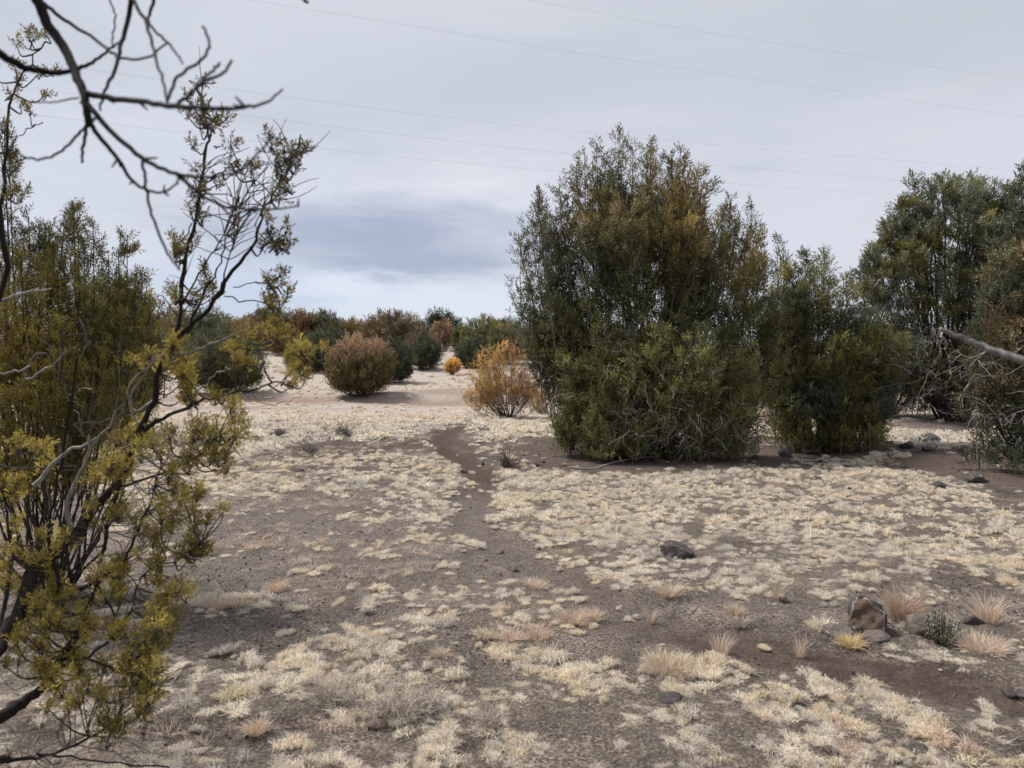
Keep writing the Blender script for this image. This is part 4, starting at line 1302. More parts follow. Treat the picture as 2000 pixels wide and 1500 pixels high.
def near_juniper():
    r = np.random.default_rng(120)
    Z0 = 2.65
    W = lambda px, py: at(px, py, near_depth(px, py, Z0))
    lines = {
        # pixel polyline, start thickness px, end thickness px
        'limb_a': ([(-220, 1500), (-90, 1330), (0, 1248), (35, 1199), (70, 1108), (115, 1076), (150, 1040), (185, 990), (224, 950), (252, 905), (270, 845), (301, 782), (311, 723), (336, 674), (352, 597),
                    (360, 520), (378, 437), (392, 367), (402, 297), (406, 262), (395, 210), (385, 160)], 60, 4),
        'limb_b': ([(-220, 1510), (-60, 1420), (30, 1380), (75, 1350), (101, 1314), (133, 1269), (157, 1227), (178, 1171), (189, 1136), (203, 1073), (212, 1010), (235, 940)], 52, 7),
        'limb_c': ([(110, 1155), (150, 1150), (189, 1136), (220, 1112), (245, 1090), (266, 1045), (290, 985), (310, 930)], 16, 5),
        'limb_d': ([(336, 674), (372, 640), (413, 597), (448, 537), (490, 485), (505, 440), (518, 402), (545, 360), (560, 332), (588, 262)], 17, 3),
        'limb_e': ([(270, 852), (310, 822), (350, 803), (385, 785), (420, 775), (455, 766), (490, 761), (520, 752), (548, 743)], 16, 3),
        'limb_f': ([(-220, 1520), (-40, 1492), (0, 1484), (60, 1480), (110, 1470), (190, 1432), (240, 1405)], 26, 4),
        'limb_g': ([(75, 1474), (150, 1480), (240, 1492), (330, 1500)], 8, 3),
        'limb_h': ([(135, 1275), (164, 1288), (217, 1244), (255, 1190), (285, 1120), (350, 1090), (395, 1060)], 12, 3),
        'limb_i': ([(413, 597), (430, 560), (442, 520), (455, 470), (468, 430)], 8, 2),
        'limb_j': ([(372, 640), (395, 580), (420, 530), (440, 480), (465, 400), (500, 350)], 8, 2),
        'limb_k': ([(352, 597), (385, 545), (410, 500), (440, 450), (470, 385)], 7, 2),
        'limb_l': ([(120, 1160), (95, 1040), (110, 960), (130, 850), (150, 700)], 14, 5),
        'limb_m': ([(0, 1248), (20, 1100), (10, 980), (-10, 880)], 16, 5),
        'limb_n': ([(-220, 900), (-60, 620), (0, 420), (10, 330), (20, 200), (55, 130), (90, 80)], 22, 3),
        'limb_o': ([(12, 290), (40, 262), (62, 250), (80, 238)], 3, 2),
        'limb_p': ([(189, 1136), (240, 1230), (262, 1310), (240, 1380)], 8, 3),
        'limb_q': ([(224, 950), (300, 930), (370, 900), (430, 850)], 10, 3),
        'limb_r': ([(456, 560), (500, 552), (540, 560)], 3, 2), 'limb_s': ([(440, 580), (490, 590), (540, 600), (545, 660)], 4, 2),
        'limb_t': ([(518, 402), (500, 440), (530, 475), (555, 468)], 3, 2),
        'limb_u': ([(548, 743), (575, 720), (600, 700), (612, 680)], 4, 2),
        'limb_v': ([(133, 1269), (200, 1300), (250, 1310), (285, 1370)], 8, 3),
        'limb_w': ([(378, 437), (362, 460), (348, 478)], 4, 2), 'limb_x': ([(392, 367), (420, 345), (450, 325), (468, 312)], 4, 2),
    }
    bare = [([(301, 782), (262, 805), (256, 775), (290, 720), (320, 690)], 7, 3), ([(290, 832), (262, 815), (252, 760), (300, 700)], 7, 3), ([(336, 692), (365, 690), (410, 672), (455, 655), (490, 640)], 7, 3),
            ([(336, 690), (325, 650), (330, 600), (310, 575)], 5, 2), ([(380, 770), (400, 750), (430, 725), (455, 720)], 4, 2), ([(0, 590), (50, 572), (100, 562)], 8, 3),
            ([(0, 732), (30, 725), (60, 715)], 6, 3), ([(50, 745), (90, 720), (130, 685)], 6, 2), ([(180, 870), (215, 830), (225, 800)], 7, 3), ([(548, 743), (520, 768), (500, 770)], 2, 1.5),
            ([(490, 761), (520, 790), (560, 782), (590, 770)], 2, 1.5), ([(290, 830), (250, 870), (215, 900)], 5, 3), ([(70, 950), (110, 900), (160, 870), (200, 850)], 12, 4),
            ([(150, 1060), (130, 980), (170, 900), (175, 850)], 12, 5)]
    trunk_base = np.array([-2.75, 2.3, 0.0]); trunk_base[2] = float(terr(-2.75, 2.3)) - .05
    root = thing('juniper_tree', 'nearest juniper at the left edge, dark forked limbs and olive tufts, soft focus', 'tree', trunk_base + [0, 0, .05])
    tk = Acc()
    S = 1 / 570.0
    limb_pts = []
    for nm, (pl, a, b) in lines.items():
        P3 = [W(*p) for p in pl]
        if pl[0][0] <= -200:
            P3 = [trunk_base + np.array([0.0, 0, .2 if pl[0][1] > 1000 else 1.6])] + P3[1:]
        n = len(P3) * 3
        L = smooth_line(P3, n)
        L = L + r.normal(0, .0035, L.shape)
        rad = (b + (a * .60 - b) * (1 - np.linspace(0, 1, n)) ** 1.9) * S * .5 * (1 + .10 * r.normal(0, 1, n))
        colr = BARKD * r.uniform(.45, .8)
        lm = Acc(); tubes(lm, L, rad, 7, colr)
        lm.build('limb', M_BARK, root, trunk_base + [0, 0, .05], True)
        limb_pts.append(L[n // 3:])
    trunk = np.array([trunk_base, trunk_base + [.05, 0, .6], trunk_base + [-.05, .05, 1.2], trunk_base + [0.1, .1, 2.0], trunk_base + [-.1, .1, 2.7]])
    tubes(tk, smooth_line(trunk, 14), np.linspace(.14, .05, 14), 10, BARK)
    trunk_o = tk.build('trunk', M_BARK, root, trunk_base + [0, 0, .05], True)
    for pl, a, b in bare:
        db = Acc()
        P3 = [W(*p) for p in pl]
        n = len(P3) * 3
        L = smooth_line(P3, n) + r.normal(0, .003, (n, 3))
        tubes(db, L, np.linspace(a, b, n) * S * .5, 5, BARKP * r.uniform(.7, 1.1))
        db.build('dead_branch', M_BARK, root, trunk_base + [0, 0, .05])['label'] = 'pale barkless branch'
    clumps = [  # px, py, radius px, hue 0 dark .. 1 yellow
        (390, 178, 20, .1), (418, 190, 17, .5), (424, 222, 20, .3), (386, 222, 16, .2), (403, 205, 20, .1), (392, 262, 10, .3), (426, 265, 10, .3), (378, 290, 9, .3), (375, 235, 12, .3), (405, 245, 12, .2),
        (405, 340, 14, .2), (385, 350, 20, .1), (397, 375, 17, .1), (412, 360, 12, .2), (437, 325, 10, .5), (464, 313, 14, .2), (455, 330, 12, .3), (488, 335, 9, .3),
        (560, 290, 22, .2), (582, 262, 15, .4), (540, 298, 18, .2), (555, 325, 20, .1), (533, 352, 17, .3), (560, 385, 20, .15), (578, 355, 10, .3), (540, 385, 14, .2), (520, 325, 14, .3), (572, 300, 14, .2),
        (345, 465, 20, .5), (358, 490, 10, .3), (335, 490, 10, .2), (375, 418, 13, .1), (385, 430, 10, .1), (512, 462, 13, .2), (538, 438, 9, .5), (555, 463, 13, .7), (552, 480, 10, .3), (520, 480, 10, .2),
        (388, 560, 14, .2), (395, 590, 10, .3), (540, 543, 15, .3), (528, 558, 12, .4), (550, 575, 14, .6), (520, 590, 12, .6), (540, 600, 12, .7),
        (545, 640, 22, .9), (530, 665, 20, .9), (555, 665, 16, .8), (590, 680, 20, .95), (610, 695, 20, .95), (575, 695, 16, .9), (628, 685, 12, .9), (575, 735, 18, .8), (600, 745, 12, .7), (555, 742, 14, .7),
        (590, 715, 14, .9), (465, 700, 22, .8), (440, 690, 18, .7), (490, 680, 16, .8), (480, 655, 16, .8), (330, 585, 14, .6), (350, 700, 18, .8), (362, 680, 14, .8), (285, 702, 14, .8),
        (400, 835, 28, .7), (428, 828, 24, .8), (430, 872, 24, .7), (385, 890, 24, .5), (358, 870, 18, .5), (442, 905, 14, .7), (345, 955, 24, .6), (378, 955, 20, .5), (330, 985, 20, .5), (305, 875, 24, .6),
        (255, 855, 24, .9), (232, 885, 26, .8), (245, 930, 26, .7), (215, 925, 22, .6), (350, 780, 16, .6), (360, 750, 12, .8), (340, 745, 12, .7),
        (412, 1025, 10, .6), (395, 1045, 13, .4), (388, 1068, 11, .3), (350, 1095, 10, .4), (320, 1055, 14, .4), (312, 1090, 12, .5), (285, 1010, 22, .5), (245, 1010, 20, .4), (310, 1030, 14, .5),
        (330, 1160, 14, .7), (318, 1185, 20, .7), (296, 1195, 18, .6), (320, 1215, 16, .6), (290, 1235, 22, .4), (303, 1265, 20, .7), (280, 1290, 24, .5), (262, 1320, 28, .4), (290, 1315, 18, .4),
        (255, 1355, 26, .3), (280, 1375, 20, .4), (295, 1345, 14, .4), (245, 1300, 20, .3), (240, 1245, 14, .6), (205, 1235, 14, .7), (150, 1290, 26, .7), (108, 1295, 22, .7), (75, 1265, 22, .8),
        (130, 1320, 20, .6), (60, 1290, 16, .8), (165, 1325, 20, .5), (195, 1320, 16, .6), (60, 1180, 20, .7), (35, 1160, 18, .7), (85, 1205, 20, .8), (100, 1150, 22, .6), (125, 1180, 22, .7),
        (80, 1060, 22, .8), (100, 1085, 18, .8), (125, 1070, 18, .7), (60, 1100, 16, .7), (195, 1090, 18, .5), (215, 1140, 16, .5), (185, 1010, 18, .7), (235, 1110, 14, .5), (245, 1150, 14, .6),
        (10, 1030, 22, .8), (15, 960, 22, .7), (40, 900, 24, .8), (5, 880, 22, .8), (20, 1090, 16, .7), (5, 1150, 18, .8), (140, 1200, 20, .6), (110, 1235, 20, .7), (40, 1235, 14, .8),
        (70, 85, 11, .5), (90, 75, 10, .5), (58, 108, 11, .5), (98, 103, 9, .4), (80, 125, 10, .4), (55, 145, 11, .5), (20, 155, 10, .5), (5, 125, 10, .5), (30, 190, 11, .4), (62, 178, 10, .4), (85, 150, 8, .4),
        (75, 242, 11, .5), (10, 240, 14, .3), (15, 275, 16, .3), (5, 310, 16, .3), (15, 350, 16, .3), (8, 385, 16, .3), (20, 370, 12, .4), (50, 205, 8, .4),
        (215, 1395, 18, .4), (235, 1420, 14, .4), (170, 1400, 14, .5), (100, 1400, 12, .5)]
    clumps += [(px + r.normal(0, 22), py + r.normal(0, 22), rad * .7, hue) for (px, py, rad, hue) in clumps[::2] if py > 780 and px < 460]
    clumps = [(px + r.normal(0, .62 * rad), py + r.normal(0, .8 * rad), rad * r.uniform(.5, .85), hue) for (px, py, rad, hue) in [(a_, b_, c_ * (.68 if a_ > 430 and 500 < b_ < 760 else 1), d_ * (.7 if a_ > 430 else 1)) for a_, b_, c_, d_ in clumps]
              for q in range(1 if py < 480 else (2 if px > 430 or py > 780 else 3))]
    fo, tw = Acc(), Acc()
    allp = np.concatenate(limb_pts)
    for (px, py, rad, hue) in clumps:
        c = W(px, py) + np.array([0, r.normal(0, .05), 0])
        low = float(sstep(py, 520, 800)) if px < 480 else 0.0
        rr = rad * S * (.95 + .45 * low)
        dd = np.linalg.norm(allp - c, axis=1) + 1.2 * np.maximum(allp[:, 2] - c[2], 0)
        src = allp[int(np.argmin(dd))]
        mid = (src + c) / 2 + np.array([r.normal(0, .015), r.normal(0, .015), -.025])
        if np.linalg.norm(src - c) < .7:
            tubes(tw, smooth_line([src, mid, c], 8), np.linspace(.0035, .0018, 8), 4, BARKD * 1.6)
        K = int((5 + rad * 1.15) * (.72 + .62 * low))
        v = r.normal(size=(K, 3)); v = norm(v) * (r.uniform(0, 1, K) ** .5)[:, None]
        Pc = c + v * np.array([rr, rr, rr * 1.15])
        Dd = norm(v * .5 + np.array([.25, 0, .75]) + r.normal(0, .45, (K, 3)))
        # little stalks from the clump's foot to each spray
        foot = c - np.array([0, 0, rr * .8])
        K3 = K // 3
        Pst = foot[None, None] * (1 - np.linspace(0, 1, 4)[None, :, None]) + Pc[:K3, None] * np.linspace(0, 1, 4)[None, :, None]
        Pst = Pst + r.normal(0, .004, Pst.shape)
        tubes(tw, Pst, np.tile(np.linspace(.0016, .0009, 4), (K3, 1)), 3, BARK)
        a, b = OLIVE * .68, YOL * 1.6
        base_c = a * (1 - hue) + b * hue
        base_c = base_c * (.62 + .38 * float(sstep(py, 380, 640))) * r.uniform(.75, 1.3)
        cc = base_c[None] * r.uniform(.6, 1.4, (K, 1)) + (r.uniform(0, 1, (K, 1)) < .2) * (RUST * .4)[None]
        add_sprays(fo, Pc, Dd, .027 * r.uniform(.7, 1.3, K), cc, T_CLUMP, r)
    # fine bare twigs in the airy top
    for k in range(90):
        L = limb_pts[r.choice([0, 3, 8, 9, 10])]
        s = L[r.integers(len(L) // 3, len(L) - 1)]
        d = norm(np.array([r.normal(.25, .5), r.normal(0, .4), r.uniform(.2, 1.0)]))
        pts = [s]
        for q in range(4):
            d = norm(d + r.normal(0, .22, 3)); pts.append(pts[-1] + d * r.uniform(.02, .055))
        tubes(tw, smooth_line(pts, 7), np.linspace(.0022, .0009, 7), 3, BARK * 1.3)
    for k in range(150):
        L = limb_pts[r.choice([0, 1, 2, 5, 7, 15, 16])]
        s = L[r.integers(0, len(L) - 1)]
        d = norm(np.array([r.normal(.3, .7), r.normal(0, .5), r.uniform(-.5, .9)]))
        pts = [s]
        for q in range(5):
            d = norm(d + r.normal(0, .3, 3)); pts.append(pts[-1] + d * r.uniform(.02, .06))
        tubes(tw, smooth_line(pts, 8), np.linspace(.0028, .001, 8), 3, BARK * r.uniform(.8, 2.6))
    o0 = trunk_base + [0, 0, .05]
    fo.build('crown', M_LEAF, root, o0)
    tw.build('twigs', M_BARK, root, o0)['kind'] = 'stuff'


near_juniper()


# ---- dead overhead boughs, very near the lens
def dead_tree():
    r = np.random.default_rng(130)
    W = lambda px, py: at(px, py, 1.12 + 0.10 * math.sin(px / 90.0) + .07 * math.cos(py / 75.0))
    k = 1 / 1375.0
    L = [([(75, 5), (95, 50), (130, 100), (150, 150), (165, 190), (172, 235), (175, 243)], 23, 13), ([(166, 183), (205, 190), (270, 198), (330, 207), (380, 211), (430, 212), (480, 210), (520, 200), (552, 176)], 13, 3.5),
         ([(172, 205), (190, 225), (230, 270), (280, 310), (330, 335), (370, 345), (420, 345), (465, 337)], 12, 4), ([(345, 340), (370, 360), (400, 385), (440, 402), (490, 408), (540, 408), (582, 402)], 8, 3.5),
         ([(175, 240), (200, 275), (230, 310), (260, 355), (290, 372), (320, 375), (345, 358)], 10, 3.5), ([(280, 312), (283, 350), (290, 390), (305, 440), (325, 490), (350, 525)], 6, 5),
         ([(173, 240), (150, 265), (120, 295), (85, 310), (50, 308), (30, 292)], 6, 4), ([(172, 240), (163, 280), (160, 318)], 8, 5), ([(-160, 40), (-60, 75), (0, 105), (40, 130), (80, 137), (110, 142), (145, 137), (175, 125), (205, 105), (232, 82)], 20, 4),
         ([(85, 5), (120, 35), (160, 60), (190, 80), (215, 100), (235, 112), (270, 115), (300, 108), (325, 82)], 9, 4), ([(235, -120), (256, -5), (248, 45), (238, 85), (228, 130), (210, 165), (200, 190), (195, 215)], 12, 4),
         ([(256, -5), (285, 45), (298, 90), (308, 130), (320, 165), (328, 205)], 8, 4), ([(315, -120), (300, 0), (290, 42), (320, 75), (340, 100), (358, 122)], 8, 3.5), ([(190, -110), (215, 0), (225, 30), (222, 60), (218, 95)], 4, 3.5),
         ([(325, 200), (345, 155), (375, 130), (400, 110), (408, 85), (397, 52)], 6, 5), ([(335, 207), (370, 185), (395, 160), (430, 145), (452, 118)], 7, 5), ([(392, 160), (412, 140), (430, 125)], 5, 5),
         ([(465, 337), (500, 305), (520, 280), (526, 255)], 4.5, 3.5), ([(60, 198), (110, 200), (155, 190)], 3, 3.5), ([(560, -60), (575, -20), (600, 4)], 5, 7)]
    base = np.array([-1.75, 0.25, 0.0]); base[2] = float(terr(-1.75, .25)) - .05
    o0 = base + [0, 0, .05]
    root = thing('dead_tree', 'bare dark dead boughs hanging across the top left corner, out of focus', 'tree', o0)
    tk, br = Acc(), Acc()
    top = np.array([-1.5, .35, 2.9])
    tubes(tk, smooth_line([base, base + [.08, .03, .9], base + [-.02, .05, 1.9], top, top + [.05, .1, .6]], 18), np.linspace(.13, .05, 18), 10, BARK)
    hub = np.array([-.95, .8, 2.62])
    tubes(tk, smooth_line([top, (top + hub) / 2 + [0, 0, .08], hub, (hub + W(75, 5)) / 2 + [.02, 0, .05], W(75, 5)], 18), np.linspace(.028, .0086, 18), 8, BARKD)
    for e, t_ in ((W(235, -120), .0045), (W(315, -120), .003), (W(190, -110), .002), (W(560, -60), .002)):
        tubes(tk, smooth_line([hub, (hub + e) / 2 + [0, 0, .06], e], 10), np.linspace(.008, t_, 10), 6, BARKD)
    e = W(-160, 40)
    tubes(tk, smooth_line([base + [-.02, .05, 1.75], (base + [0, 0, 1.85] + e) / 2 + [0, 0, .05], e], 10), np.linspace(.02, .0075, 10), 6, BARKD)
    for pl, a, b in L:
        P3 = [W(*p) for p in pl]
        n = len(P3) * 4
        ln = smooth_line(P3, n) + r.normal(0, .0008, (n, 3))
        shade = .4 if a > 9 else 1.1
        bo = Acc(); tubes(bo, ln, np.linspace(a, b, n) * k * .5, 7, BARKD * shade)
        bo.build('bough', M_BARK, root, o0, True)
    # short spurs
    for q in range(26):
        pl, a, b = L[r.integers(0, 5)]
        s = W(*pl[r.integers(1, len(pl))])
        d = norm(r.normal(0, 1, 3) * [1, .4, 1]) * r.uniform(.006, .02)
        tubes(br, np.array([s, s + d * .5, s + d]), np.array([.002, .0018, .001]), 4, BARKD)
    # a few scraps of foliage near the fork
    tk.build('trunk', M_BARK, root, o0, True)
    br.build('spurs', M_BARK, root, o0, True)['kind'] = 'stuff'


dead_tree()


def dead_limb():
    r = np.random.default_rng(131)
    P = [at(1838, 643, 1.55), at(1900, 669, 1.55), at(1950, 689, 1.53), at(2020, 712, 1.5), at(2150, 770, 1.48), np.array([1.75, 1.35, .75]), np.array([2.15, 1.25, float(terr(2.15, 1.25)) - .04])]
    a = Acc()
    L = smooth_line(P, 40) + r.normal(0, .0012, (40, 3))
    rad = np.interp(np.linspace(0, 1, 40), [0, .03, .5, 1], [.0036, .0046, .008, .03])
    tubes(a, L, rad, 9, (0.27, 0.25, 0.24))
    # broken pale end cap
    e = L[0]; d = norm(L[0] - L[1])
    ring = L[0]
    tubes(a, np.array([e, e + d * .002, e + d * .004]), np.array([.0045, .003, .0002]), 9, (.36, .32, .28))
    s = L[13]
    tubes(a, smooth_line([L[10], L[10] + [.004, 0, -.012], L[10] + [.002, -.003, -.02]], 5), np.array([.004, .0035, .003, .002, .001]), 5, (.14, .12, .11))
    o = a.build('dead_limb', M_BARK, None, P[-1], True)
    tag(o, 'bare grey dead limb poking in from the right edge at eye height', 'branch')


dead_limb()

# ------------------------------------------------------------------ bushes of the middle distance and the hill
BUSHES = [
    # px, base py, half width px, top py, palette, open, label, name, n
    (440, 766, 70, 645, (G_DARK, G_MID, OLIVE, .35), 0, 'dark olive juniper bush at the left end of the pale clearing', 46, None),
    (395, 745, 60, 602, (G_DARK, G_MID, OLIVE, .2), 0, 'taller green juniper behind the dark olive bush at the left', 40, None),
    (376, 700, 24, 632, (RUST * .7, GOLD * .7, None, 0), 0, 'small rusty bush glimpsed through the nearest juniper', 26, None),
    (470, 690, 44, 628, (RUST * .8, GOLD, BROWN, .3), 0, 'rusty bush on the hill at the left of the rust-brown row', 30, None),
    (523, 682, 30, 600, (G_DARK, OLIVE * .8, None, 0), 0, 'dark green juniper on the skyline left of the rust-tipped bushes', 26, None),
    (553, 694, 27, 640, (RUST * .8, GOLD * .8, None, 0), 0, 'small rust bush in front of the dark skyline junipers', 26, None),
    (566, 674, 33, 617, (BROWN * .75, OLIVE * .7, G_DARK, .2), 0, 'dark brown bush on the skyline beside a rust cone', 28, None),
    (596, 670, 24, 609, (RUST * .7, BROWN, None, 0), 0, 'rust-pink cone-shaped bush on the skyline between two dark ones', 26, None),
    (634, 672, 33, 614, (G_DARK * .8, BROWN * .6, G_MID, .2), 0, 'darkest rounded juniper on the skyline left of centre', 30, None),
    (690, 672, 30, 630, (GOLD * .85, OLIVE, BROWN, .3), 0, 'low golden bush on the skyline', 26, None),
    (625, 726, 34, 652, (G_DARK * .9, G_MID, None, 0), 0, 'dark green bush left of the big rust-brown dome', 34, None),
    (585, 722, 26, 668, (G_MID, OLIVE, YOL, .3), 0, 'olive green bush furthest left of the dome-shaped pair', 26, None),
    (765, 698, 58, 611, (BROWN * .75, OLIVE * .8, PINKB * .8, .25), .1, 'large rounded grey-brown bush on the hill above the dome', 46, None),
    (768, 748, 36, 664, (G_DARK * .8, BROWN * .55, OLIVE, .2), 0, 'dark olive bush tucked behind the right side of the dome', 36, None),
    (703, 772, 62, 657, None, 0, 'big rust-topped dome-shaped bush in the middle of the clearing', 74, 'dome'),
    (818, 712, 26, 645, (BROWN * .8, GREYG, None, 0), .2, 'grey-brown bush behind the dark green cone', 26, None),
    (830, 722, 28, 664, (G_DARK * .8, G_MID * .8, None, 0), 0, 'dark green cone-shaped bush right of the dome', 34, None),
    (866, 676, 34, 610, (G_DARK * .7, G_DARK, None, 0), .1, 'dark tree on the skyline with layered crown', 34, 'tree'),
    (865, 686, 27, 628, (RUST * .75, PINKB, None, 0), .1, 'rust-pink cone bush in front of the dark skyline tree', 34, 'cone'),
    (820, 682, 22, 632, (G_DARK * .8, G_MID * .8, None, 0), 0, 'small dark bush on the skyline left of the layered tree', 18, None),
    (885, 732, 11, 706, (ORANGE, RUST, None, 0), .1, 'tiny orange shrub alone on the pale slope', 16, None),
    (922, 718, 28, 668, (G_DARK * .8, G_MID, None, 0), 0, 'dark green bush at the right rim of the slope', 30, None),
    (945, 700, 42, 624, (G_MID, OLIVE, YOL, .3), 0, 'olive juniper on the skyline beside the big juniper', 38, None),
    (985, 712, 30, 640, (G_MID, OLIVE, BROWN, .3), 0, 'brownish green bush just behind the orange shrub', 24, None),
    (905, 690, 18, 642, (G_DARK * .8, G_MID, None, 0), 0, 'dark bush on the skyline right of the rust cone', 16, None),
    (340, 700, 40, 610, (G_DARK, OLIVE, None, 0), 0, 'olive skyline bush at far left, mostly behind branches', 24, None),
    (660, 684, 26, 636, (OLIVE * .7, BROWN * .7, None, 0), 0, 'low brown-olive bush on the skyline between the darkest juniper and the golden bush', 14, None),
    (728, 684, 26, 634, (GOLD * .6, OLIVE * .8, None, 0), 0, 'tan bush on the skyline left of the large grey-brown bush', 14, None),
    (500, 684, 30, 622, (BROWN * .8, OLIVE * .8, None, 0), 0, 'brown bush on the skyline above the small rust bush', 14, None),
    (430, 684, 34, 622, (G_DARK, OLIVE * .8, None, 0), 0, 'dark skyline bush behind the left end of the clearing', 14, None),
    (800, 690, 28, 640, (OLIVE * .7, BROWN * .8, None, 0), 0, 'muted olive bush behind the dark green cone', 14, None),
    (980, 684, 40, 628, (G_MID * .8, OLIVE * .8, None, 0), 0, 'dark olive skyline bush nearest the largest juniper', 16, None),
    (645, 700, 34, 640, (G_DARK * .8, BROWN * .6, None, 0), 0, 'dark bush on the slope directly behind the dome', 16, None),
    (1040, 700, 40, 640, (G_DARK, OLIVE, None, 0), 0, 'skyline bush glimpsed behind the left side of the largest juniper', 24, None),
]


def far_bushes():
    for i, (px, py, w, top, pal, op, lab, n, kind) in enumerate(BUSHES):
        r = np.random.default_rng(300 + i)
        py = max(py, 681); w = w * 1.12; top -= 2
        base = ground_hit(px, py); D = base[1]
        hh = py - top
        m = w * D / FPX
        flat = -.25
        if kind == 'cone':
            tips = lobe(px, py - hh * .40, w, hh * .42, D, m, n - 8, r, 1, flat=flat) + px_tips([(px, top, 0, .8), (px - 5, top + 8, 0), (px + 5, top + 8, .1), (px + 9, top + 18, 0), (px - 9, top + 18, 0)], D, r, 1)
        elif kind == 'tree':
            tips = lobe(px - 8, top + 16, w * .6, 15, D, m * .6, 20, r, 1, flat=-.2) + lobe(px + 20, top + 26, w * .5, 12, D, m * .5, 12, r, 1, flat=-.2)
        else:
            tips = lobe(px, py - hh * .47, w * .97, hh * .50, D, m, n, r, 1, flat=-.6 if kind == 'dome' else -.5)
        if kind == 'dome':
            zb = base[2]; H = hh * D / FPX

            def colour(P, pn, r, zb=zb, H=H):
                nn = fbm(P[:, 0] * 1.3, P[:, 2] * 1.3, 95, 3)
                c = mixc(OLIVE * .85, BROWN, nn * 1.4 - .3 + pn * .2)
                c = mixc(c, PINKB[None] * .95 * np.ones_like(c), sstep((P[:, 2] - zb) / H + .25 * (nn - .5), .50, .82))
                c = mixc(c, (RUST * .9)[None] * np.ones_like(c), sstep((P[:, 2] - zb) / H, .45, .8) * sstep(pn, .4, .8) * .6)
                return c * r.uniform(.85, 1.15, (len(P), 1))
        else:
            colour = simple_colour(pal[0], pal[1], pal[2], pal[3], i, sc=.9)
        sc = D / 34.0
        nm = 'tree' if kind == 'tree' else 'bush'
        rr_ = .30 * sc ** .6 * (1 if w > 24 else .6)
        if kind == 'tree':
            fl = [(px - 8, top + 18, w * .62, 17, 0, m * .6), (px + 20, top + 30, w * .5, 14, 0, m * .5), (px - 14, top + 34, w * .5, 13, 0, m * .5)]
        elif kind == 'cone':
            fl = [(px, py - hh * .40, w * .95, hh * .40, 0, m), (px, py - hh * .68, w * .55, hh * .28, 0, m * .6)]
        else:
            fl = [(px, py - hh * .47, w * .98, hh * .53, 0, m), (px, py - hh * .25, w * .86, hh * .27, 0, m * .85)]
        juniper('skyline_tree' if kind == 'tree' else 'juniper_bush', lab, nm, base, tips[:max(10, len(tips) // 3)], r, colour, temps=T_FAR, spray=.19 * sc ** .8, R=rr_, fills=fl, fper=6, flame=.3, fdens=1.3 - 2 * op, thick=.5, up=.8 if kind != 'tree' else .4,
                t0=.30 if kind != 'tree' else .6, plume_gap=.21 * sc, per=3 if n < 40 else 4, trunk_r=.06, bark=BARKD * 1.5, side=3, open_=op)


far_bushes()


def orange_shrub():
    r = np.random.default_rng(140)
    base = ground_hit(993, 819); D = base[1]
    tips = px_tips([(985, 668, 0, .9), (965, 680, .1), (1010, 682, 0), (940, 705, 0), (1025, 712, 0), (920, 745, 0), (912, 775, 0), (1000, 672, .1)], D, r, 3)
    tips += lobe(985, 748, 68, 66, D, .9, 30, r, .85, flat=-.35)
    tips += px_tips([(1040, 770, .1), (1055, 745, .2), (925, 800, 0), (1060, 790, .1), (935, 812, -.1), (960, 808, -.2)], D, r, 5)

    def colour(P, pn, r):
        px, py = project(P[:, 0], P[:, 1], P[:, 2])
        n = fbm(P[:, 0] * 3, P[:, 2] * 3, 96, 3)
        c = mixc(RUST * 1.15, ORANGE, (n - .3) * 1.8 + .25)
        c = mixc(c, (PINKB * .9)[None] * np.ones_like(c), sstep(px + 50 * (n - .5), 970, 1010) * sstep(py, 800, 720) * .6)
        c = mixc(c, GOLD[None] * 1.25 * np.ones_like(c), sstep(980 - px, -10, 50) * pn * .8)
        return c * r.uniform(.85, 1.2, (len(P), 1))
    juniper('dry_juniper', 'bright orange dying shrub with bare dark stems in front of the hill', 'bush', base, tips, r, colour, temps=T_FAR, spray=.10, R=.26, t0=.50,
            plume_gap=.085, per=4, trunk_r=.05, bark=np.array((.15, .135, .13)), side=4, dead=70, dead_len=(.3, .8), dead_zone=(.3, .7), open_=.1, bow=.6, fills=[(980, 738, 66, 64, 0, .8), (940, 775, 32, 34, 0, .4), (1030, 775, 34, 30, 0, .4)], fdens=1.15, fper=5, thick=.6)
    r = np.random.default_rng(141)
    base = ground_hit(1062, 812); D = base[1]
    tips = lobe(1062, 765, 32, 45, D, .5, 22, r, .8, flat=-.3)
    juniper('dry_juniper', 'thin tan dry bush between the orange shrub and the largest juniper', 'bush', base, tips, r, simple_colour(PINKB * .9, RUST * .9, None, 0, 44), temps=T_FAR,
            spray=.10, R=.2, fills=[(1062, 770, 30, 42, 0, .4)], fdens=.35, fper=4, t0=.4, plume_gap=.11, per=3, trunk_r=.03, bark=BARKP * .7, side=3, dead=30, dead_len=(.3, .6), open_=.35)


orange_shrub()

# ------------------------------------------------------------------ rocks
RR = np.random.default_rng(150)


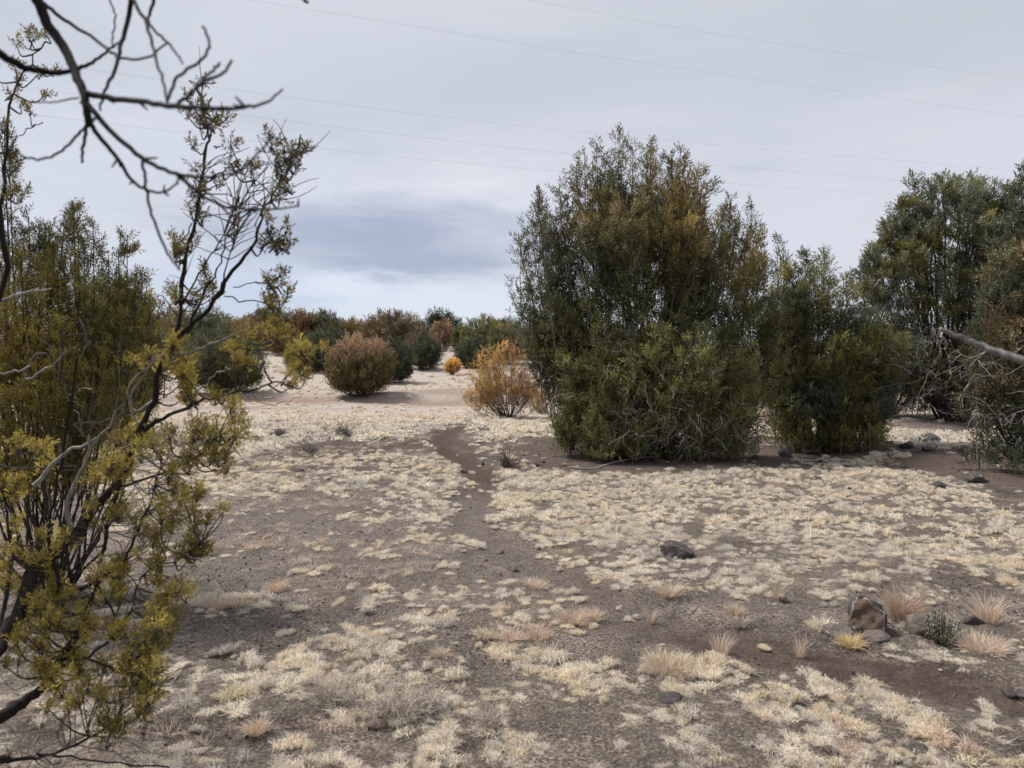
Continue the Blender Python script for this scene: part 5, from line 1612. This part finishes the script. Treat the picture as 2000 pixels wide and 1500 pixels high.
def rock(px, py, wpx, hpx, label, mat=M_ROCK, sub=3, squash=None, face=None, rz=0.0, group=None, facecol=(0.20, 0.13, 0.095), depth=1.0, planes=7, name='rock', fn=0, rough=.09):
    g = ground_hit(px, py, terr)
    d = g[1]
    me = rock_mesh(np.random.default_rng(int(px * 7 + py + fn)), sub, planes, 1.0, mat, name, face, facecol)
    co = np.empty(len(me.vertices) * 3, np.float32); me.vertices.foreach_get('co', co); co = co.reshape(-1, 3)
    c, s = math.cos(rz), math.sin(rz)
    co = co @ np.array([[c, s, 0], [-s, c, 0], [0, 0, 1]])
    w = wpx * d / FPX; h = hpx * d / FPX
    sx = w / (co[:, 0].max() - co[:, 0].min()); sz = h * .92 / co[:, 2].max()
    co[:, 0] = (co[:, 0] - (co[:, 0].max() + co[:, 0].min()) / 2) * sx
    co[:, 1] *= sx * depth; co[:, 2] *= sz
    me.vertices.foreach_set('co', co.astype(np.float32).ravel()); me.update()
    o = bpy.data.objects.new(name, me)
    COL.objects.link(o)
    o.location = (g[0], g[1] + w * .35 * depth, float(terr(g[0], g[1] + w * .35 * depth)) - .004 - h * .10)
    return tag(o, label, 'rock', group)


rock(1326, 1096, 66, 38, 'rounded dark rock in the pale grass right of the path bend', M_ROCK, 4, fn=2)
rock(1705, 1240, 80, 84, 'largest dark rock with a broken tan-brown face by the russet tuft', M_ROCK, 4, face=(-.60, -.72, .30, .29), fn=21, depth=.9, facecol=(.15, .105, .08), planes=3)
rock(1646, 1250, 62, 28, 'low smooth brown stone left of the broken-faced rock', M_STONE, 3)
rock(1722, 1258, 66, 18, 'flat pinkish slab in front of the broken-faced rock', M_STONE, 3, facecol=(.30, .21, .18))
rock(1808, 1248, 62, 52, 'grey lichen-spotted rock behind the grey-green shrub', M_STONE, 4)
rock(1908, 1228, 42, 24, 'dark low rock right of the grey-green shrub', M_ROCK, 3)
rock(1313, 1384, 50, 26, 'dark angular rock below the big mounded tuft', M_ROCK, 3)
rock(1408, 1496, 46, 24, 'dark stone at the bottom edge left of centre right', M_ROCKB, 3)
rock(1976, 1366, 26, 20, 'small dark round stone at the right edge', M_ROCK, 3)
rock(1998, 1366, 30, 22, 'pale grey stone cut by the right edge', M_STONE, 3)
rock(735, 1434, 44, 28, 'reddish brown stone among the grey weeds at the bottom', M_ROCKB, 3)
rock(1612, 1482, 52, 20, 'half-buried brown stone at the bottom right', M_ROCKB, 3)
rock(1795, 1480, 46, 22, 'half-buried dark stone near the bottom right corner', M_ROCK, 3)
rock(1532, 1178, 30, 12, 'flat dark stone beside the thin orange grass', M_ROCK, 3)
rock(390, 1028, 24, 12, 'dark stone right of the nearest juniper on bare soil', M_ROCK, 3)
rock(974, 1082, 20, 7, 'thin flat stone lying in the path bend', M_ROCKB, 2)
rock(1823, 868, 46, 24, 'large dark grey rock on the rise before the right junipers', M_ROCK, 3)
rock(1774, 876, 26, 16, 'dark rock just left of the large one on the rise', M_ROCK, 3)
rock(1818, 882, 26, 10, 'low dark rock in front of the large one on the rise', M_ROCK, 2)
rock(1912, 944, 46, 22, 'long grey-topped rock near the right edge shade', M_ROCK, 3)
rock(1842, 956, 36, 16, 'dark angled stone left of the long grey-topped rock', M_ROCK, 3)
rock(1764, 954, 22, 10, 'small black stone on the grassy rise at the right', M_ROCK, 2)
rock(1536, 894, 28, 20, 'dark rock at the foot of the olive-brown juniper', M_ROCK, 3)
rock(1408, 948, 26, 12, 'grey stone alone in the dense pale grass', M_STONE, 2)
rock(1048, 912, 16, 10, 'dark rock at the left end of the big juniper shade', M_ROCK, 2)
rock(1056, 922, 14, 7, 'lower dark rock at the left end of the big juniper shade', M_ROCK, 2)
rock(864, 918, 14, 10, 'dark rock left of the path in the middle distance', M_ROCK, 2)
rock(796, 920, 18, 8, 'flat dark rock further left of the path', M_ROCK, 2)
rock(584, 922, 18, 8, 'dark rock in the grass left of the brown streak', M_ROCK, 2)
rock(1968, 1000, 24, 12, 'dark stone in the shaded soil at the right edge', M_ROCK, 2)
rock(1290, 905, 22, 9, 'stone in the shade at the front of the largest juniper', M_ROCK, 2)
rock(1000, 1117, 22, 12, 'small pale square stone beside the path', M_STONE, 2, fn=3)
small = [(1665, 903), (1690, 906), (1770, 915), (1720, 862), (1745, 868), (1870, 850), (1790, 848), (1935, 868), (1605, 905), (1425, 900), (1350, 904), (1480, 897), (1770, 940), (1890, 920),
         (1715, 945), (1980, 905), (1600, 938), (1680, 925), (1060, 905), (1100, 912), (1025, 925), (940, 912), (905, 925), (700, 905), (640, 940), (1855, 985), (1950, 975), (1925, 1005), (1660, 960),
         (560, 905), (1085, 897), (1500, 905), (1220, 915), (1740, 990), (1560, 975), (1885, 965), (1640, 880), (1660, 888), (1905, 885), (1850, 905)]
for (px, py) in small[:30]:
    rock(px, py, RR.uniform(9, 20), RR.uniform(5, 10), 'small dark volcanic stone half sunk in the pale grass', M_ROCK if RR.uniform() < .75 else M_ROCKB, 2, group='small dark stones in the grass', planes=5)


# ------------------------------------------------------------------ single tufts, weeds
def tuft(px, py, wpx, hpx, label, colr, n=260, lean=70, curl=.5, width=.0026, group=None):
    g = ground_hit(px, py, terr)
    r = np.random.default_rng(int(px * 3 + py))
    w = wpx * g[1] / FPX; h = hpx * g[1] / FPX
    a = blades(r, n, w * .30, h * .65, h * 1.15, lean, width, curl=curl)
    a.c = [c * np.array(colr)[None] for c in a.c]
    o = a.build('grass_tuft', M_DRY)
    o.location = (g[0], g[1] + w * .3, float(terr(g[0], g[1] + w * .3)))
    return tag(o, label, 'grass tuft', group)


TAN, PEACH, RUSTG, STRAW = (.70, .58, .44), (.76, .61, .48), (.72, .56, .44), (.84, .74, .58)
tuft(1312, 1330, 118, 46, 'large mounded tan grass tuft below the path', TAN, 700, 75)
tuft(1770, 1225, 60, 70, 'tall russet grass tuft between the broken-faced rock and the grey rock', (.55, .40, .30), 420, 45, .6)
tuft(1668, 1270, 48, 30, 'bright yellow straw tuft in front of the low brown stone', (.78, .62, .36), 320, 75)
tuft(1615, 1240, 80, 24, 'spread blond tuft left of the low brown stone', STRAW, 420, 82)
tuft(1940, 1285, 110, 40, 'wide peach-coloured tuft near the right edge', PEACH, 600, 76)
tuft(1940, 1225, 60, 60, 'thin russet tuft above the wide peach-coloured one', RUSTG, 260, 45)
tuft(535, 1158, 44, 24, 'small round peach tuft alone on the bare soil', PEACH, 260, 76)
tuft(420, 1196, 56, 30, 'left half of the long peach tuft on the bare left ground', PEACH, 300, 78)
tuft(458, 1190, 56, 28, 'right half of the long peach tuft on the bare left ground', PEACH, 300, 78)
tuft(1120, 1226, 64, 34, 'russet tuft beside the near edge of the path', RUSTG, 320, 65)
tuft(1160, 1218, 44, 28, 'lighter russet tuft touching the one beside the path', PEACH, 260, 65)
tuft(1042, 1152, 90, 20, 'long low russet grass tuft left of the path', PEACH, 420, 80)
tuft(1000, 1262, 60, 26, 'peach tuft on dark soil near picture centre', PEACH, 300, 74)
tuft(1050, 1258, 60, 34, 'thin upright russet tuft beside the peach one near picture centre', RUSTG, 160, 50)
tuft(1310, 1172, 50, 36, 'rusty tuft right of the path below the rounded rock', PEACH, 240, 60)
tuft(1565, 1290, 24, 52, 'upright thin russet stalks beside the lower path', RUSTG, 50, 25)
tuft(1522, 1180, 24, 50, 'upright orange stalks by the flat dark stone', RUSTG, 60, 25)
tuft(1412, 1285, 44, 44, 'pale upright stalks at the edge of the lower path', PEACH, 110, 35)
tuft(1272, 1222, 18, 34, 'tiny upright russet tuft in the middle of the path', RUSTG, 50, 30)
tuft(1440, 1235 - 28, 40, 24, 'small grey-tan tuft right of the path', TAN, 200, 60)
tuft(448, 1372, 56, 30, 'pale cream dome-shaped tuft at lower left beside the nearest juniper', (.78, .68, .48), 520, 84, .8)
tuft(650, 1262, 44, 20, 'low peach tuft left of the lower grass mats', PEACH, 240, 76)
tuft(495, 1440, 50, 34, 'pinkish tuft at the bottom left by the dark soil', PEACH, 240, 66)
tuft(1450, 1222 + 10, 46, 22, 'grey drooping tuft in the bare patch left of the rocks', (.50, .42, .34), 240, 74)
tuft(860, 1290, 44, 24, 'yellow-tan tuft in the lower centre', TAN, 260, 76)


def weed(px, py, wpx, hpx, label, n=120, colr=(.66, .58, .50), curl=.85, rad=.0016, upw=.5, name='dead_weed', cat='weed', group=None):
    g = ground_hit(px, py, terr)
    r = np.random.default_rng(int(px * 5 + py))
    w = wpx * g[1] / FPX; h = hpx * g[1] / FPX
    c0 = np.array([g[0], g[1] + w * .3, 0]); c0[2] = float(terr(c0[0], c0[1]))
    az = r.uniform(0, 6.28, n); el = r.uniform(.1, 1.4, n)
    d = np.stack([np.cos(az) * np.cos(el) * w * .5, np.sin(az) * np.cos(el) * w * .5, np.sin(el) * h], -1)
    t = np.linspace(0, 1, 8)[None, :, None]
    off = r.normal(0, .10 * w, (n, 1, 3)) * np.array([1, 1, 0])
    P = off + d[:, None] * t + np.cumsum(r.normal(0, curl * .035, (n, 8, 3)), 1) * w * 1.6
    P[..., 2] = np.maximum(P[..., 2], .004)
    P[:, 0, 2] = -.01
    acc = Acc()
    R_ = rad * r.uniform(.6, 1.4, (n, 1)) * np.linspace(1, .5, 8)[None]
    tubes(acc, P + c0, R_, 3, np.array(colr) * r.uniform(.6, 1.3, (n, 1)))
    o = acc.build(name, M_DRY, None, c0)
    return tag(o, label, cat, group)


weed(760, 1425, 150, 60, 'widest tangle of grey dead weed at the bottom beside the brown stone', 300)
weed(640, 1395, 110, 52, 'grey dead weed tangle left of the widest one', 300)
weed(830, 1405, 80, 44, 'grey dead weed tangle right of the widest one', 200)
weed(950, 1435, 80, 50, 'thin grey dead weed at bottom centre', 150)
weed(668, 856, 44, 24, 'grey low shrub in the far grass below the dome-shaped bush', 160, (.26, .24, .22), rad=.005)
weed(602, 886, 44, 16, 'grey-pink dead weed on the brown streak', 120, (.30, .25, .23), rad=.005)
weed(545, 852, 36, 12, 'flat grey weed left of the grey low shrub', 90, (.24, .21, .20), rad=.005)
weed(990, 916, 60, 44, 'brown leafless weed beside the path before the big juniper', 90, (.22, .17, .14), rad=.0035, curl=.3)
weed(985, 918, 14, 34, 'dark upright twig within the brown weed beside the path', 16, (.07, .06, .05), rad=.005, curl=.2)
weed(1310, 1420, 8, 10, 'tiny dead stalk under the dark angular rock', 8)
weed(1240, 885, 50, 24, 'dry weed under the front of the largest juniper', 60, (.25, .2, .17), rad=.003)


def sage():
    r = np.random.default_rng(160)
    g = ground_hit(1850, 1272, terr)
    s = g[1] / FPX
    base = np.array([g[0], g[1] + .06, 0]); base[2] = float(terr(base[0], base[1]))
    root = thing('desert_shrub', 'small spiky grey-green shrub with a black base among the rocks', 'shrub', base)
    st, lf = Acc(), Acc()
    for k in range(46):
        a = r.uniform(0, 6.28); rr = r.uniform(.1, 1) ** .7
        tip = np.array([math.cos(a) * rr * 46 * s, math.sin(a) * rr * 34 * s, (70 - 38 * rr * rr) * s * r.uniform(.75, 1.1)])
        mid = tip * [.75, .75, .4]
        L = smooth_line([np.array([r.normal(0, .012), r.normal(0, .012), -.01]), mid, tip], 9) + base
        tubes(st, L, np.linspace(.0042, .0018, 9), 5, np.array((.06, .05, .042)))
        m = 46
        i = r.integers(2, 9, m)
        P = L[i] + r.normal(0, .003, (m, 3))
        Dd = norm(r.normal(0, 1, (m, 3)) + np.array([0, 0, .9]))
        V = leaf_quads(P, Dd, r.uniform(.010, .020, m), .0042, r)
        w = np.array((.46, .47, .36)) if r.uniform() < .7 else np.array((.26, .27, .17))
        lf.add_tris(V, np.repeat(w[None] * r.uniform(.6, 1.3, (m, 1)), 3, 0))
    st.build('stems', M_BARK, root, base)
    lf.build('leaves', M_LEAF, root, base)


sage()

# fallen branches and long grass stalks, a few traced singly
FALL = [([(1290, 893), (1200, 905), (1150, 918), (1110, 915)], 5, 'grey fallen branch under the left side of the largest juniper'),
        ([(1950, 862), (1962, 875), (1985, 890)], 5, 'pale bare branch resting on the ground below the right-edge juniper'),
        ([(1760, 818), (1800, 822), (1850, 815)], 4, 'fallen grey branch on the ground beneath the tall open juniper'),
        ([(300, 1372), (330, 1345), (350, 1330)], 5, 'pale fallen stick beside the foliage at lower left'),
        ([(1950, 1456), (1975, 1454), (1998, 1452)], 5, 'white short stick at the bottom right corner')]
for pl, w, lab in FALL:
    P = np.array([ground_hit(*p, terr) for p in pl]) + [0, 0, .012]
    L = smooth_line(P, 12)
    L[:, 2] = terr(L[:, 0], L[:, 1]) + .012 + .01 * np.sin(np.linspace(0, 9, 12))
    a = Acc()
    tubes(a, L, np.linspace(w, w * .5, 12) * P[0][1] / FPX * .5, 5, BARKP)
    tag(a.build('fallen_branch', M_BARK, None, L[0]), lab, 'branch')

# ------------------------------------------------------------------ overhead cables
M_WIRE, _t = new_mat('weathered_cable')
_o = _t.n('ShaderNodeOutputMaterial')
_tc = _t.n('ShaderNodeTexCoord')
_p = _t.n('ShaderNodeBsdfPrincipled', {'Base Color': _t.mix(_t.noise(_tc.outputs['Object'], .5), (.22, .22, .23), (.30, .30, .31)), 'Roughness': .6})
_t.t.links.new(_p.outputs[0], _o.inputs[0])
CABLES = [([(488, 0), (800, 50), (1120, 102), (1600, 172), (2000, 228)], 'power cable second from the top, crossing above the largest juniper'),
          ([(1032, 0), (1360, 60), (1700, 112), (2000, 156)], 'highest power cable, entering at top centre'),
          ([(171, 135), (448, 174), (880, 230), (1320, 276), (1992, 334)], 'middle power cable passing just above the top of the largest juniper'),
          ([(66, 173), (464, 224), (800, 265), (1120, 300), (1760, 352)], 'power cable second from the bottom'),
          ([(84, 226), (448, 270), (780, 306), (1088, 334), (1760, 382)], 'lowest power cable across the sky')]
for pl, lab in CABLES:
    P = np.array([at(px, py, 62 + (px / 2000.0) * 38) for px, py in pl])
    P = np.vstack([P[0] + (P[0] - P[1]) * 1.6, P, P[-1] + (P[-1] - P[-2]) * 2.2])
    a = Acc()
    L = smooth_line(P, 60)
    tubes(a, L, np.full(60, .0065), 5, (.12, .12, .12))
    tag(a.build('power_cable', M_WIRE, None, L[0]), lab, 'cable', 'power cables crossing the sky')

print('objects', len(scene.objects), 'tris', sum(len(o.data.loops) - 2 * len(o.data.polygons) for o in scene.objects if o.type == 'MESH'))
